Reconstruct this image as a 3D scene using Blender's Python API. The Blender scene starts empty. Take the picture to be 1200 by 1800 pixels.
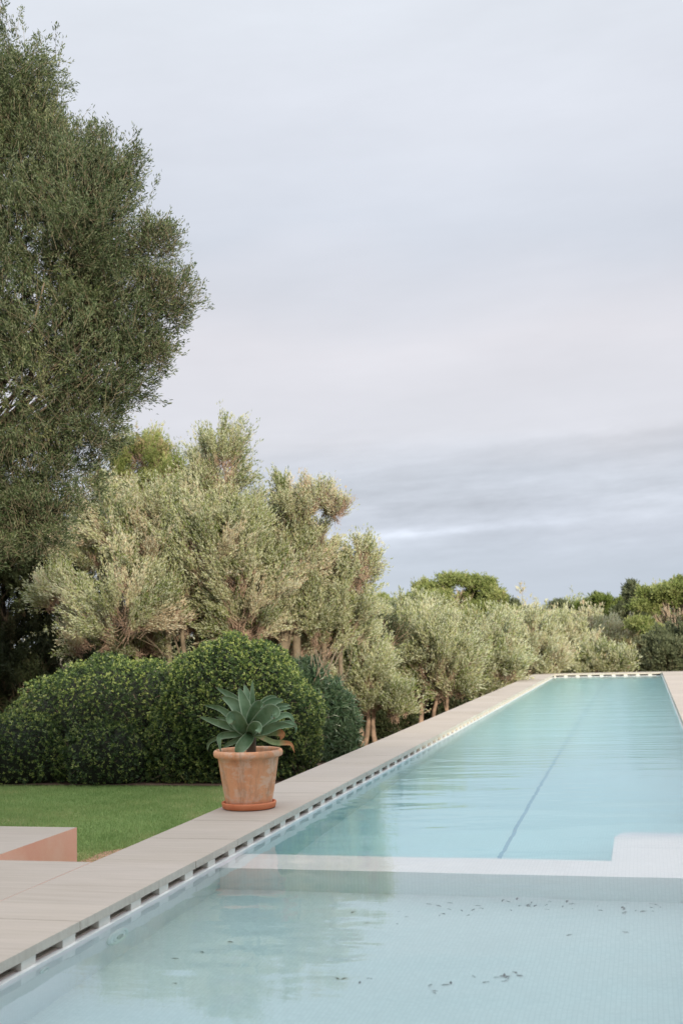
import bpy, bmesh, math, random
import numpy as np
from mathutils import Vector, Matrix
R = math.radians
scene = bpy.context.scene
COL = scene.collection

# ------------------------------------------------------------------ camera
F = 2100.0                                   # focal length in pixels of a 1200 x 1800 frame
CAM = np.array([0.0, 0.0, 1.5])
MW = np.array([[0.9695104194035395, 0.050375185530960986, 0.239816361724329],
               [0.24363994891445587, -0.0933186974144048, -0.9653658353214289],
               [-0.026251132564792005, 0.9943610819996929, -0.10274685709775115]])
cd = bpy.data.cameras.new('camera'); cam = bpy.data.objects.new('camera', cd); COL.objects.link(cam)
cd.sensor_fit = 'VERTICAL'; cd.sensor_height = 36.0; cd.lens = 36.0 * F / 1800.0
cd.clip_start = 0.1; cd.clip_end = 3000
cam.matrix_world = Matrix([list(MW[i]) + [CAM[i]] for i in range(3)] + [[0, 0, 0, 1]])
cd.dof.use_dof = True; cd.dof.focus_distance = 10.7; cd.dof.aperture_fstop = 2.6
scene.camera = cam

# ------------------------------------------------------------------ light
SUN_EL, SUN_AZ = R(16), R(-36)               # sun stands behind the camera, a little to its right
scene.view_settings.view_transform = 'Standard'; scene.view_settings.look = 'None'
scene.view_settings.gamma = 1.0; scene.view_settings.exposure = 0.05
w = bpy.data.worlds.new("World"); scene.world = w; w.use_nodes = True
nt = w.node_tree; N = nt.nodes; L = nt.links
for n in list(N): N.remove(n)
def wn(t, **k):
    n = N.new(t)
    for a, b in k.items(): setattr(n, a, b)
    return n
def wmath(op, a, b=None, c=None):
    n = wn('ShaderNodeMath', operation=op)
    for i, v in enumerate((a, b, c)):
        if v is None: continue
        if isinstance(v, (int, float)): n.inputs[i].default_value = v
        else: L.new(v, n.inputs[i])
    return n.outputs[0]
out = wn('ShaderNodeOutputWorld')
sky = wn('ShaderNodeTexSky', sky_type='NISHITA'); sky.sun_disc = False
sky.sun_elevation = SUN_EL; sky.sun_rotation = R(180) + SUN_AZ
bg1 = wn('ShaderNodeBackground'); bg1.inputs[1].default_value = 0.09; L.new(sky.outputs[0], bg1.inputs[0])
tc = wn('ShaderNodeTexCoord'); sp = wn('ShaderNodeSeparateXYZ'); L.new(tc.outputs['Generated'], sp.inputs[0])
az = wmath('ARCTAN2', sp.outputs[0], sp.outputs[1])
el = wmath('ARCSINE', sp.outputs[2])
# cloud layers: streaks stretched along the azimuth
def noise(sx, sy, scale, detail, rough, off=0.0):
    cb = wn('ShaderNodeCombineXYZ')
    L.new(wmath('MULTIPLY_ADD', az, sx, off), cb.inputs[0])
    tilt = wmath('MULTIPLY_ADD', az, -0.05, el)
    L.new(wmath('MULTIPLY', tilt, sy), cb.inputs[1])
    n = wn('ShaderNodeTexNoise'); n.inputs['Scale'].default_value = scale
    n.inputs['Detail'].default_value = detail; n.inputs['Roughness'].default_value = rough
    L.new(cb.outputs[0], n.inputs['Vector']); return n.outputs[0]
ramp = wn('ShaderNodeValToRGB'); cr = ramp.color_ramp
def s2l(r, g, b):
    return tuple(((c / 255.0) / 12.92 if c / 255.0 < 0.04045 else ((c / 255.0 + 0.055) / 1.055) ** 2.4) for c in (r, g, b)) + (1.0,)
stops = [(0.0, (184, 194, 208)), (0.035, (189, 198, 211)), (0.085, (194, 200, 212)), (0.13, (199, 204, 214)), (0.165, (208, 209, 216)),
         (0.24, (217, 216, 222)), (0.33, (203, 208, 218)), (0.42, (214, 218, 227)), (0.52, (218, 223, 231)), (0.8, (220, 223, 229)), (1.0, (220, 223, 229))]
while len(cr.elements) < len(stops): cr.elements.new(0.5)
for e, (p, c) in zip(cr.elements, stops): e.position = p; e.color = s2l(*c)
n_big = noise(2.2, 5.0, 1.6, 3, 0.5, 4.0)
elw = wmath('MULTIPLY_ADD', wmath('SUBTRACT', n_big, 0.5), 0.10, el)
L.new(elw, ramp.inputs[0])
# fine streaks, strongest in the band between 2.5 and 10 degrees
streak = noise(4.5, 34.0, 1.0, 7, 0.62, 1.3)
fine = noise(22.0, 75.0, 1.0, 7, 0.65, 7.0)
band = wmath('MULTIPLY', wmath('SMOOTH_MAX', wmath('SUBTRACT', 1.0, wmath('ABSOLUTE', wmath('DIVIDE', wmath('SUBTRACT', el, 0.105), 0.075))), 0.0, 0.15), 1.0)
st = wmath('ADD', wmath('MULTIPLY', wmath('SUBTRACT', streak, 0.5), 0.62), wmath('MULTIPLY', wmath('SUBTRACT', fine, 0.5), 0.28))
st = wmath('MULTIPLY', st, wmath('MULTIPLY_ADD', band, 1.15, 0.07))
# one pale broken cloud edge low over the trees
edge_el = wmath('MULTIPLY_ADD', az, 0.03, 0.0895)
edge_el = wmath('MULTIPLY_ADD', wmath('SUBTRACT', noise(5.0, 3.0, 1.0, 3, 0.5, 2.0), 0.5), 0.016, edge_el)
de = wmath('DIVIDE', wmath('SUBTRACT', el, edge_el), 0.0045)
g = wmath('EXPONENT', wmath('MULTIPLY', wmath('MULTIPLY', de, de), -1.0))
azm = wmath('DIVIDE', wmath('ADD', az, 0.20), 0.12)
g = wmath('MULTIPLY', g, wmath('EXPONENT', wmath('MULTIPLY', wmath('MULTIPLY', azm, azm), -1.0)))
g = wmath('MULTIPLY', g, wmath('MULTIPLY', fine, 0.62))
# the cloud bank: a soft upper edge climbing to the right, bluer grey below it
bk = wmath('MINIMUM', wmath('MULTIPLY_ADD', az, 0.155, 0.171), 0.163)
bk = wmath('MULTIPLY_ADD', wmath('SUBTRACT', noise(16.0, 30.0, 1.0, 6, 0.6, 5.0), 0.5), 0.022, bk)
dt = wmath('SUBTRACT', bk, el)
on = wn('ShaderNodeMapRange', interpolation_type='SMOOTHSTEP'); on.inputs[1].default_value = -0.002; on.inputs[2].default_value = 0.009; L.new(dt, on.inputs[0])
fa = wn('ShaderNodeMapRange'); fa.inputs[1].default_value = 0.0; fa.inputs[2].default_value = 0.06; fa.inputs[3].default_value = 1.0; fa.inputs[4].default_value = 0.0; L.new(dt, fa.inputs[0])
st = wmath('MULTIPLY_ADD', wmath('MULTIPLY', on.outputs[0], fa.outputs[0]), -0.10, st)
# broad soft mottling of the high cloud
mot = wmath('SUBTRACT', noise(3.0, 9.0, 1.0, 5, 0.55, 9.0), 0.5)
st = wmath('MULTIPLY_ADD', mot, 0.26, st)
st = wmath('ADD', wmath('ADD', st, g), 1.0)
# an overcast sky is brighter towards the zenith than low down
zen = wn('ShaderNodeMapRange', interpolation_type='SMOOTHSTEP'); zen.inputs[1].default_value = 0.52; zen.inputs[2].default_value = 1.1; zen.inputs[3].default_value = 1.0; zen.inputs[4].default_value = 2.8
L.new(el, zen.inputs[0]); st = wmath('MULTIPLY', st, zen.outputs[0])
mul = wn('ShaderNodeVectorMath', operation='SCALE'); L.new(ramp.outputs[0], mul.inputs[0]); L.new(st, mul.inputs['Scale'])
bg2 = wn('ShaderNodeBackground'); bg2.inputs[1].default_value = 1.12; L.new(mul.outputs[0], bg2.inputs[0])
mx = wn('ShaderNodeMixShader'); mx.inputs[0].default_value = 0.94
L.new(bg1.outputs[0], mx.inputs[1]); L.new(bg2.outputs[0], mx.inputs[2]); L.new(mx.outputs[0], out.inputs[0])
sd = bpy.data.lights.new('sun', 'SUN'); sd.energy = 4.5; sd.angle = R(2.5); sd.color = (1.0, 0.88, 0.68)
sun = bpy.data.objects.new('sun', sd); COL.objects.link(sun)
sun_dir = Vector((math.sin(-SUN_AZ) * math.cos(SUN_EL), -math.cos(SUN_AZ) * math.cos(SUN_EL), math.sin(SUN_EL)))
sun.rotation_euler = sun_dir.to_track_quat('Z', 'Y').to_euler()
scene.cycles.max_bounces = 12; scene.cycles.transparent_max_bounces = 8
scene.cycles.sample_clamp_indirect = 4.0

# ------------------------------------------------------------------ helpers
def P(x, y, Y):
    """point at distance Y along the pool seen in direction (x, y) of the 1200 x 1800 frame"""
    d = MW @ np.array([x - 600.0, 900.0 - y, -F]); return CAM + d * (Y / d[1])
def PZ(x, y, z):
    d = MW @ np.array([x - 600.0, 900.0 - y, -F]); return CAM + d * ((z - CAM[2]) / d[2])
def tag(o, label=None, cat=None, group=None, kind=None):
    if label: o['label'] = label
    if cat: o['category'] = cat
    if group: o['group'] = group
    if kind: o['kind'] = kind
    return o
def empty(name, loc=(0, 0, 0)):
    o = bpy.data.objects.new(name, None); o.location = loc; o.empty_display_size = 0.2; COL.objects.link(o); return o
def link(name, me, parent=None, loc=None):
    o = bpy.data.objects.new(name, me); COL.objects.link(o)
    if parent is not None:
        o.parent = parent
        o.location = (-parent.location) if loc is None else loc
    elif loc is not None: o.location = loc
    return o
def np_mesh(name, V, Fq, mats, mi=None, tint=None, smooth=False):
    me = bpy.data.meshes.new(name)
    V = np.ascontiguousarray(V, dtype=np.float32); Fq = np.ascontiguousarray(Fq, dtype=np.int32)
    k = Fq.shape[1]
    me.vertices.add(len(V)); me.vertices.foreach_set('co', V.ravel())
    me.loops.add(Fq.size); me.loops.foreach_set('vertex_index', Fq.ravel())
    me.polygons.add(len(Fq)); me.polygons.foreach_set('loop_start', np.arange(len(Fq), dtype=np.int32) * k)
    if mi is not None: me.polygons.foreach_set('material_index', np.ascontiguousarray(mi, dtype=np.int32))
    me.polygons.foreach_set('use_smooth', np.full(len(Fq), smooth))
    if tint is not None:
        a = me.attributes.new('tint', 'FLOAT', 'FACE'); a.data.foreach_set('value', np.ascontiguousarray(tint, dtype=np.float32))
    for m in (mats if isinstance(mats, (list, tuple)) else [mats]): me.materials.append(m)
    me.update(calc_edges=True); return me
def mesh(name, verts, faces, mats, mi=None, smooth=False, bevel=0, parent=None, seg=2):
    bm = bmesh.new(); vs = [bm.verts.new(v) for v in verts]
    for i, f in enumerate(faces):
        try: fa = bm.faces.new([vs[j] for j in f])
        except ValueError: continue
        if mi: fa.material_index = mi[i]
        fa.smooth = smooth
    if bevel:
        bmesh.ops.bevel(bm, geom=[e for e in bm.edges if len(e.link_faces) == 2 and e.calc_face_angle(0) > 0.6], offset=bevel, segments=seg, affect='EDGES', profile=0.6)
    bmesh.ops.recalc_face_normals(bm, faces=bm.faces)
    me = bpy.data.meshes.new(name); bm.to_mesh(me); bm.free()
    for m in (mats if isinstance(mats, (list, tuple)) else [mats]): me.materials.append(m)
    return link(name, me, parent)
BF = [(0, 3, 2, 1), (4, 5, 6, 7), (0, 1, 5, 4), (1, 2, 6, 5), (2, 3, 7, 6), (3, 0, 4, 7)]
class MB:
    def __init__(s): s.v = []; s.f = []; s.m = []
    def box(s, x0, x1, y0, y1, z0, z1, m=0):
        b = len(s.v); s.v += [(x0, y0, z0), (x1, y0, z0), (x1, y1, z0), (x0, y1, z0), (x0, y0, z1), (x1, y0, z1), (x1, y1, z1), (x0, y1, z1)]
        s.f += [tuple(b + i for i in f) for f in BF]; s.m += (list(m) if isinstance(m, tuple) else [m] * 6); return s
    def tube(s, pts, rad, n=6, m=0):
        pts = [Vector(p) for p in pts]; b = len(s.v); prev = None
        for i, p in enumerate(pts):
            t = (pts[min(i + 1, len(pts) - 1)] - pts[max(i - 1, 0)]).normalized()
            u = t.cross(Vector((0.3, 0.9, 0.2)) if prev is None else prev.cross(t)).normalized() if prev is None else (prev - t * prev.dot(t)).normalized()
            prev = u; v = t.cross(u)
            for k in range(n):
                a = 2 * math.pi * k / n; s.v.append(tuple(p + (u * math.cos(a) + v * math.sin(a)) * rad[i]))
        for i in range(len(pts) - 1):
            for k in range(n):
                a0 = b + i * n + k; a1 = b + i * n + (k + 1) % n
                s.f.append((a0, a1, a1 + n, a0 + n)); s.m.append(m)
        s.f.append(tuple(b + k for k in range(n))[::-1]); s.m.append(m)
        e = b + (len(pts) - 1) * n; s.f.append(tuple(e + k for k in range(n))); s.m.append(m)
        return s
    def lathe(s, prof, cx, cy, n=64, m=0, close=False):
        b = len(s.v)
        for r, z in prof:
            for k in range(n):
                a = 2 * math.pi * k / n; s.v.append((cx + r * math.cos(a), cy + r * math.sin(a), z))
        for i in range(len(prof) - 1):
            for k in range(n):
                a0 = b + i * n + k; a1 = b + i * n + (k + 1) % n
                s.f.append((a0, a1, a1 + n, a0 + n)); s.m.append(m)
        return s
    def build(s, name, mats, parent=None, bevel=0, smooth=False, seg=2):
        return mesh(name, s.v, s.f, mats, s.m, smooth, bevel, parent, seg)

# ------------------------------------------------------------------ materials
def mat(name):
    m = bpy.data.materials.new(name); m.use_nodes = True; t = m.node_tree
    b = t.nodes['Principled BSDF']; return m, t, b
def node(t, typ, **k):
    n = t.nodes.new(typ)
    for a, v in k.items(): setattr(n, a, v)
    return n
def texn(t, scale, detail=5, rough=0.6, vec=None, mapscale=None, rot=None):
    tc = t.nodes.new('ShaderNodeTexCoord'); n = t.nodes.new('ShaderNodeTexNoise')
    mp = t.nodes.new('ShaderNodeMapping'); t.links.new(tc.outputs['Object'], mp.inputs[0])
    if mapscale: mp.inputs['Scale'].default_value = mapscale
    if rot: mp.inputs['Rotation'].default_value = rot
    t.links.new(mp.outputs[0], n.inputs['Vector'])
    n.inputs['Scale'].default_value = scale; n.inputs['Detail'].default_value = detail; n.inputs['Roughness'].default_value = rough
    return n.outputs[0]
def rampn(t, fac, stops):
    r = t.nodes.new('ShaderNodeValToRGB'); e = r.color_ramp.elements
    while len(e) < len(stops): e.new(0.5)
    for x, (p, c) in zip(e, stops): x.position = p; x.color = tuple(c) + (1,) if len(c) == 3 else c
    t.links.new(fac, r.inputs[0]); return r.outputs[0]
def mixc(t, fac, a, b, mode='MIX'):
    n = t.nodes.new('ShaderNodeMix'); n.data_type = 'RGBA'; n.blend_type = mode
    for i, v in ((0, fac), (6, a), (7, b)):
        if isinstance(v, (int, float)): n.inputs[i].default_value = v
        elif isinstance(v, (tuple, list)): n.inputs[i].default_value = tuple(v) + (1,) if len(v) == 3 else v
        else: t.links.new(v, n.inputs[i])
    return n.outputs[2]
def bump(t, b, h, strength, dist=0.01):
    n = t.nodes.new('ShaderNodeBump'); n.inputs['Strength'].default_value = strength; n.inputs['Distance'].default_value = dist
    t.links.new(h, n.inputs['Height']); t.links.new(n.outputs[0], b.inputs['Normal']); return n
def stone(name, c0, c1, stain=(0.32, 0.27, 0.2)):
    m, t, b = mat(name)
    big = texn(t, 1.1, 4, 0.55, mapscale=(0.7, 1.0, 1.0)); streak = texn(t, 6.0, 6, 0.65, mapscale=(0.22, 4.0, 1.0)); fine = texn(t, 160, 3, 0.6)
    c = rampn(t, streak, [(0.3, c0), (0.7, c1)])
    c = mixc(t, rampn(t, big, [(0.35, (0.0,) * 3), (0.75, (0.42,) * 3)]), c, stain)
    c = mixc(t, 0.16, c, fine, 'OVERLAY')
    tcs = node(t, 'ShaderNodeTexCoord'); sps = node(t, 'ShaderNodeSeparateXYZ'); t.links.new(tcs.outputs['Object'], sps.inputs[0])
    q1 = node(t, 'ShaderNodeMath', operation='MULTIPLY_ADD'); t.links.new(sps.outputs[1], q1.inputs[0]); q1.inputs[1].default_value = 1 / 0.866; q1.inputs[2].default_value = 18.51
    q2 = node(t, 'ShaderNodeMath', operation='FLOOR'); t.links.new(q1.outputs[0], q2.inputs[0])
    wn_ = node(t, 'ShaderNodeTexWhiteNoise', noise_dimensions='1D'); t.links.new(q2.outputs[0], wn_.inputs['W'])
    c = mixc(t, 0.5, c, rampn(t, wn_.outputs[0], [(0.0, (0.45,) * 3), (1.0, (0.57,) * 3)]), 'OVERLAY')
    spots = texn(t, 38, 2, 0.5); c = mixc(t, rampn(t, spots, [(0.72, (0, 0, 0)), (0.78, (0.4,) * 3)]), c, (0.2, 0.16, 0.12))
    t.links.new(c, b.inputs['Base Color']); b.inputs['Roughness'].default_value = 0.75
    bump(t, b, mixc(t, 0.5, streak, fine), 0.25, 0.004); return m
def leafmat(name, stops, back=None, rough=0.5, transl=0.25, spec=0.3):
    m, t, b = mat(name)
    a = node(t, 'ShaderNodeAttribute', attribute_name='tint')
    c = rampn(t, a.outputs['Fac'], stops)
    if back:
        g = node(t, 'ShaderNodeNewGeometry'); c = mixc(t, g.outputs['Backfacing'], c, mixc(t, 0.6, c, back))
    t.links.new(c, b.inputs['Base Color']); b.inputs['Roughness'].default_value = rough; b.inputs['Specular IOR Level'].default_value = spec
    tr = node(t, 'ShaderNodeBsdfTranslucent'); t.links.new(c, tr.inputs[0])
    ms = node(t, 'ShaderNodeMixShader'); ms.inputs[0].default_value = transl
    t.links.new(b.outputs[0], ms.inputs[1]); t.links.new(tr.outputs[0], ms.inputs[2])
    t.links.new(ms.outputs[0], t.nodes['Material Output'].inputs[0]); return m
def plain(name, c, rough=0.7, var=0.15, scale=12, metallic=0.0):
    m, t, b = mat(name); n = texn(t, scale, 5, 0.6)
    c0 = tuple(x * (1 - var) for x in c); c1 = tuple(min(1, x * (1 + var)) for x in c)
    t.links.new(rampn(t, n, [(0.3, c0), (0.7, c1)]), b.inputs['Base Color']); b.inputs['Roughness'].default_value = rough
    b.inputs['Metallic'].default_value = metallic; bump(t, b, n, 0.2, 0.01); return m

M = {}
M['travertine'] = stone('travertine', (0.38, 0.33, 0.28), (0.47, 0.412, 0.355))
M['slab_edge_brightened'] = stone('slab_edge_brightened', (0.48, 0.445, 0.385), (0.60, 0.565, 0.50), (0.38, 0.34, 0.27))  # travertine copy lightened so the shaded slab sides look brighter
M['spacer'] = plain('spacer', (0.60, 0.59, 0.54), 0.5, 0.06)
M['lip'] = plain('lip', (0.74, 0.75, 0.73), 0.35, 0.04)
M['grate'] = plain('grate', (0.36, 0.32, 0.27), 0.6, 0.15)
M['gutter'] = plain('gutter', (0.05, 0.045, 0.04), 0.8, 0.2)
M['bark'] = plain('bark', (0.17, 0.135, 0.095), 0.9, 0.4, 9)
M['bark_dark'] = plain('bark_dark', (0.09, 0.07, 0.05), 0.9, 0.4, 9)
M['bark_pale'] = plain('bark_pale', (0.42, 0.33, 0.25), 0.9, 0.35, 9)
M['bark_red'] = plain('bark_red', (0.27, 0.19, 0.14), 0.9, 0.45, 7)
M['twig'] = plain('twig', (0.30, 0.235, 0.17), 0.9, 0.3, 9)
M['twig_mid'] = plain('twig_mid', (0.21, 0.18, 0.12), 0.9, 0.3, 9)
M['twig_pink'] = plain('twig_pink', (0.40, 0.29, 0.225), 0.9, 0.3, 9)
M['twig_dark'] = plain('twig_dark', (0.10, 0.075, 0.05), 0.9, 0.3, 9)
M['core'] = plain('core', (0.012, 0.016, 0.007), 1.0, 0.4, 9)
# pink render of the low wall
m, t, b = mat('pink_render'); big = texn(t, 2.2, 5, 0.6); fine = texn(t, 60, 4, 0.7)
c = rampn(t, big, [(0.28, (0.80, 0.37, 0.28)), (0.5, (0.84, 0.46, 0.35)), (0.75, (0.86, 0.54, 0.44))])
c = mixc(t, 0.12, c, fine, 'OVERLAY'); t.links.new(c, b.inputs['Base Color']); b.inputs['Roughness'].default_value = 0.9
bump(t, b, fine, 0.3, 0.004); M['pink'] = m
# pool mosaic
def mosaic(name, ca, cb, grout):
    m, t, b = mat(name)
    tc = node(t, 'ShaderNodeTexCoord'); g = node(t, 'ShaderNodeSeparateXYZ'); t.links.new(tc.outputs['Object'], g.inputs[0])
    def mt(op, a, bb=None, cc=None):
        n = node(t, 'ShaderNodeMath', operation=op)
        for i, v in enumerate((a, bb, cc)):
            if v is None: continue
            if isinstance(v, (int, float)): n.inputs[i].default_value = v
            else: t.links.new(v, n.inputs[i])
        return n.outputs[0]
    def line(o): return mt('LESS_THAN', mt('FRACT', mt('MULTIPLY', o, 1 / 0.025)), 0.12)
    geo = node(t, 'ShaderNodeNewGeometry'); gn = node(t, 'ShaderNodeSeparateXYZ'); t.links.new(geo.outputs['Normal'], gn.inputs[0])
    lx = mt('MULTIPLY', line(g.outputs[0]), mt('LESS_THAN', mt('ABSOLUTE', gn.outputs[0]), 0.5))
    ly = mt('MULTIPLY', line(g.outputs[1]), mt('LESS_THAN', mt('ABSOLUTE', gn.outputs[1]), 0.5))
    lz = mt('MULTIPLY', line(g.outputs[2]), mt('LESS_THAN', mt('ABSOLUTE', gn.outputs[2]), 0.5))
    ln = mt('MAXIMUM', lx, mt('MAXIMUM', ly, lz))
    wh = node(t, 'ShaderNodeTexWhiteNoise', noise_dimensions='3D'); sc_ = node(t, 'ShaderNodeVectorMath', operation='SCALE'); sc_.inputs['Scale'].default_value = 40
    fl = node(t, 'ShaderNodeVectorMath', operation='FLOOR'); t.links.new(tc.outputs['Object'], sc_.inputs[0]); t.links.new(sc_.outputs[0], fl.inputs[0]); t.links.new(fl.outputs[0], wh.inputs[0])
    c = mixc(t, wh.outputs[0], ca, cb); c = mixc(t, ln, c, grout)
    n2 = texn(t, 1.4, 3, 0.5); c = mixc(t, rampn(t, n2, [(0.4, (0,) * 3), (0.8, (0.2,) * 3)]), c, tuple(x * 0.8 for x in ca))
    t.links.new(c, b.inputs['Base Color']); b.inputs['Roughness'].default_value = 0.4; return m
M['mosaic'] = mosaic('mosaic', (0.85, 0.77, 0.78), (0.89, 0.81, 0.82), (0.81, 0.73, 0.74))
M['mosaic_grey'] = mosaic('mosaic_grey', (0.71, 0.66, 0.65), (0.76, 0.71, 0.70), (0.65, 0.61, 0.60))
M['mosaic_white'] = mosaic('mosaic_white', (0.82, 0.80, 0.78), (0.87, 0.85, 0.83), (0.75, 0.74, 0.72))
M['lane'] = plain('lane', (0.36, 0.43, 0.54), 0.4, 0.1)
# water
m, t, b = mat('water'); M['water'] = m
b.inputs['Base Color'].default_value = (1, 1, 1, 1); b.inputs['Transmission Weight'].default_value = 1.0
b.inputs['IOR'].default_value = 1.333; b.inputs['Roughness'].default_value = 0.0
r1 = texn(t, 1.5, 3, 0.55, mapscale=(0.7, 1.5, 1.0), rot=(0, 0, 0.15)); r2 = texn(t, 9.0, 3, 0.6, mapscale=(0.5, 1.6, 1.0), rot=(0, 0, -0.1))
patch = texn(t, 0.42, 3, 0.55)
pm = rampn(t, patch, [(0.4, (0.1,) * 3), (0.66, (1.0,) * 3)])
hh = mixc(t, 0.40, r1, mixc(t, pm, (0.5, 0.5, 0.5), r2))
bp = bump(t, b, r2, 0.05, 0.01)
# the breeze ruffles the far end with wavelets too fine to model one by one
wtc = node(t, 'ShaderNodeTexCoord'); wsp = node(t, 'ShaderNodeSeparateXYZ'); t.links.new(wtc.outputs['Object'], wsp.inputs[0])
wmr = node(t, 'ShaderNodeMapRange', interpolation_type='SMOOTHSTEP'); t.links.new(wsp.outputs[1], wmr.inputs[0])
for i_, v_ in ((1, 8.5), (2, 20.0), (3, 0.0), (4, 0.20)): wmr.inputs[i_].default_value = v_
t.links.new(wmr.outputs[0], b.inputs['Roughness'])
va = node(t, 'ShaderNodeVolumeAbsorption'); va.inputs['Color'].default_value = (0.05, 0.92, 0.95, 1); va.inputs['Density'].default_value = 0.205
t.links.new(va.outputs[0], t.nodes['Material Output'].inputs['Volume'])
# lawn and ground
m, t, b = mat('lawn'); n1 = texn(t, 0.9, 4, 0.6); n2 = texn(t, 30, 4, 0.7)
c = rampn(t, n1, [(0.35, (0.14, 0.22, 0.05)), (0.6, (0.18, 0.26, 0.065)), (0.78, (0.30, 0.29, 0.11))]); c = mixc(t, 0.5, c, n2, 'OVERLAY')
t.links.new(c, b.inputs['Base Color']); b.inputs['Roughness'].default_value = 0.95; bump(t, b, n2, 0.5, 0.02); M['lawn'] = m
M['ground'] = plain('ground', (0.13, 0.10, 0.055), 0.95, 0.45, 1.2)
M['soil'] = plain('soil', (0.42, 0.23, 0.15), 0.95, 0.4, 14)
M['mulch'] = plain('mulch', (0.11, 0.065, 0.04), 0.95, 0.5, 18)
# terracotta
m, t, b = mat('terracotta')
n1 = texn(t, 3.2, 5, 0.6); n2 = texn(t, 7.5, 6, 0.7, mapscale=(1, 1, 1.6)); fine = texn(t, 90, 4, 0.7); drip = texn(t, 5.0, 5, 0.65, mapscale=(3.0, 3.0, 0.5))
c = rampn(t, n1, [(0.3, (0.62, 0.28, 0.14)), (0.55, (0.72, 0.36, 0.19)), (0.75, (0.76, 0.42, 0.25))])
c = mixc(t, rampn(t, n2, [(0.50, (0,) * 3), (0.58, (0.55,) * 3), (0.8, (0.75,) * 3)]), c, (0.70, 0.52, 0.39))
c = mixc(t, rampn(t, drip, [(0.50, (0,) * 3), (0.70, (0.65,) * 3)]), c, (0.34, 0.20, 0.125))
c = mixc(t, 0.15, c, fine, 'OVERLAY')
t.links.new(c, b.inputs['Base Color']); b.inputs['Roughness'].default_value = 0.85; bump(t, b, mixc(t, 0.4, n2, fine), 0.35, 0.004); M['terracotta'] = m
m, t, b = mat('terracotta_red'); n1 = texn(t, 4, 5, 0.6); fine = texn(t, 60, 4, 0.7)
c = rampn(t, n1, [(0.35, (0.56, 0.17, 0.07)), (0.7, (0.66, 0.25, 0.12))]); c = mixc(t, 0.15, c, fine, 'OVERLAY')
t.links.new(c, b.inputs['Base Color']); b.inputs['Roughness'].default_value = 0.75; bump(t, b, fine, 0.2, 0.003); M['terracotta_red'] = m
m, t, b = mat('agave'); a = node(t, 'ShaderNodeAttribute', attribute_name='along'); n1 = texn(t, 9, 5, 0.6); e_ = node(t, 'ShaderNodeAttribute', attribute_name='edge')
c = rampn(t, n1, [(0.3, (0.075, 0.15, 0.065)), (0.7, (0.17, 0.265, 0.145))]); ue = rampn(t, e_.outputs['Fac'], [(0.80, (0,) * 3), (1.0, (0.6,) * 3)])
c = mixc(t, ue, c, (0.38, 0.45, 0.30))
tipm = rampn(t, a.outputs['Fac'], [(0.93, (0,) * 3), (1.0, (1,) * 3)]); c = mixc(t, tipm, c, (0.12, 0.07, 0.035))
st_ = texn(t, 55, 3, 0.6, mapscale=(1, 1, 0.2)); c = mixc(t, 0.12, c, st_, 'OVERLAY')
t.links.new(c, b.inputs['Base Color']); b.inputs['Roughness'].default_value = 0.48; b.inputs['Specular IOR Level'].default_value = 0.45; M['agave'] = m
m, t, b = mat('agave_old'); n1 = texn(t, 14, 5, 0.6); a = node(t, 'ShaderNodeAttribute', attribute_name='along')
c = rampn(t, n1, [(0.35, (0.13, 0.19, 0.07)), (0.55, (0.20, 0.25, 0.10)), (0.7, (0.38, 0.22, 0.12))])
c = mixc(t, rampn(t, a.outputs['Fac'], [(0.5, (0,) * 3), (0.68, (0.9,) * 3)]), c, (0.42, 0.17, 0.06))
t.links.new(c, b.inputs['Base Color']); b.inputs['Roughness'].default_value = 0.6; M['agave_old'] = m

OL = [(0.0, (0.11, 0.155, 0.035)), (0.35, (0.20, 0.245, 0.075)), (0.62, (0.40, 0.425, 0.21)), (0.82, (0.55, 0.55, 0.34)), (1.0, (0.56, 0.45, 0.31))]
M['olive'] = leafmat('olive', OL, (0.58, 0.60, 0.47), 0.6, 0.25)
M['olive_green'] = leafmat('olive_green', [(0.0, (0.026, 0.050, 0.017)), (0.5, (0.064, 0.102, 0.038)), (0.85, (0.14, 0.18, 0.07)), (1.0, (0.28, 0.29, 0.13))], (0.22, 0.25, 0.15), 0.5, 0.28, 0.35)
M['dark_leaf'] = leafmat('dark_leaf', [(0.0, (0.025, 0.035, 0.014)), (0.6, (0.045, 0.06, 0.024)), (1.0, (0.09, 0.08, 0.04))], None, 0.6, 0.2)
M['bush_grey'] = leafmat('bush_grey', [(0.0, (0.08, 0.10, 0.05)), (0.6, (0.14, 0.165, 0.09)), (1.0, (0.23, 0.24, 0.14))], None, 0.6, 0.2)
M['pine'] = leafmat('pine', [(0.0, (0.13, 0.18, 0.04)), (0.5, (0.27, 0.32, 0.11)), (0.85, (0.42, 0.45, 0.19)), (1.0, (0.50, 0.42, 0.25))], None, 0.7, 0.3)
M['hedge'] = leafmat('hedge', [(0.0, (0.016, 0.034, 0.011)), (0.5, (0.062, 0.115, 0.034)), (0.8, (0.17, 0.25, 0.065)), (1.0, (0.40, 0.46, 0.14))], None, 0.38, 0.2, 0.5)
M['oleander'] = leafmat('oleander', [(0.0, (0.035, 0.075, 0.035)), (0.7, (0.07, 0.13, 0.065)), (1.0, (0.13, 0.19, 0.10))], (0.10, 0.14, 0.09), 0.35, 0.2, 0.5)
M['grass'] = leafmat('grass', [(0.0, (0.17, 0.28, 0.085)), (0.5, (0.27, 0.37, 0.135)), (0.85, (0.41, 0.45, 0.20)), (1.0, (0.58, 0.50, 0.30))], None, 0.6, 0.3)
M['dry'] = leafmat('dry', [(0.0, (0.10, 0.11, 0.045)), (0.5, (0.17, 0.15, 0.07)), (1.0, (0.28, 0.21, 0.115))], None, 0.8, 0.3)

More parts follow.
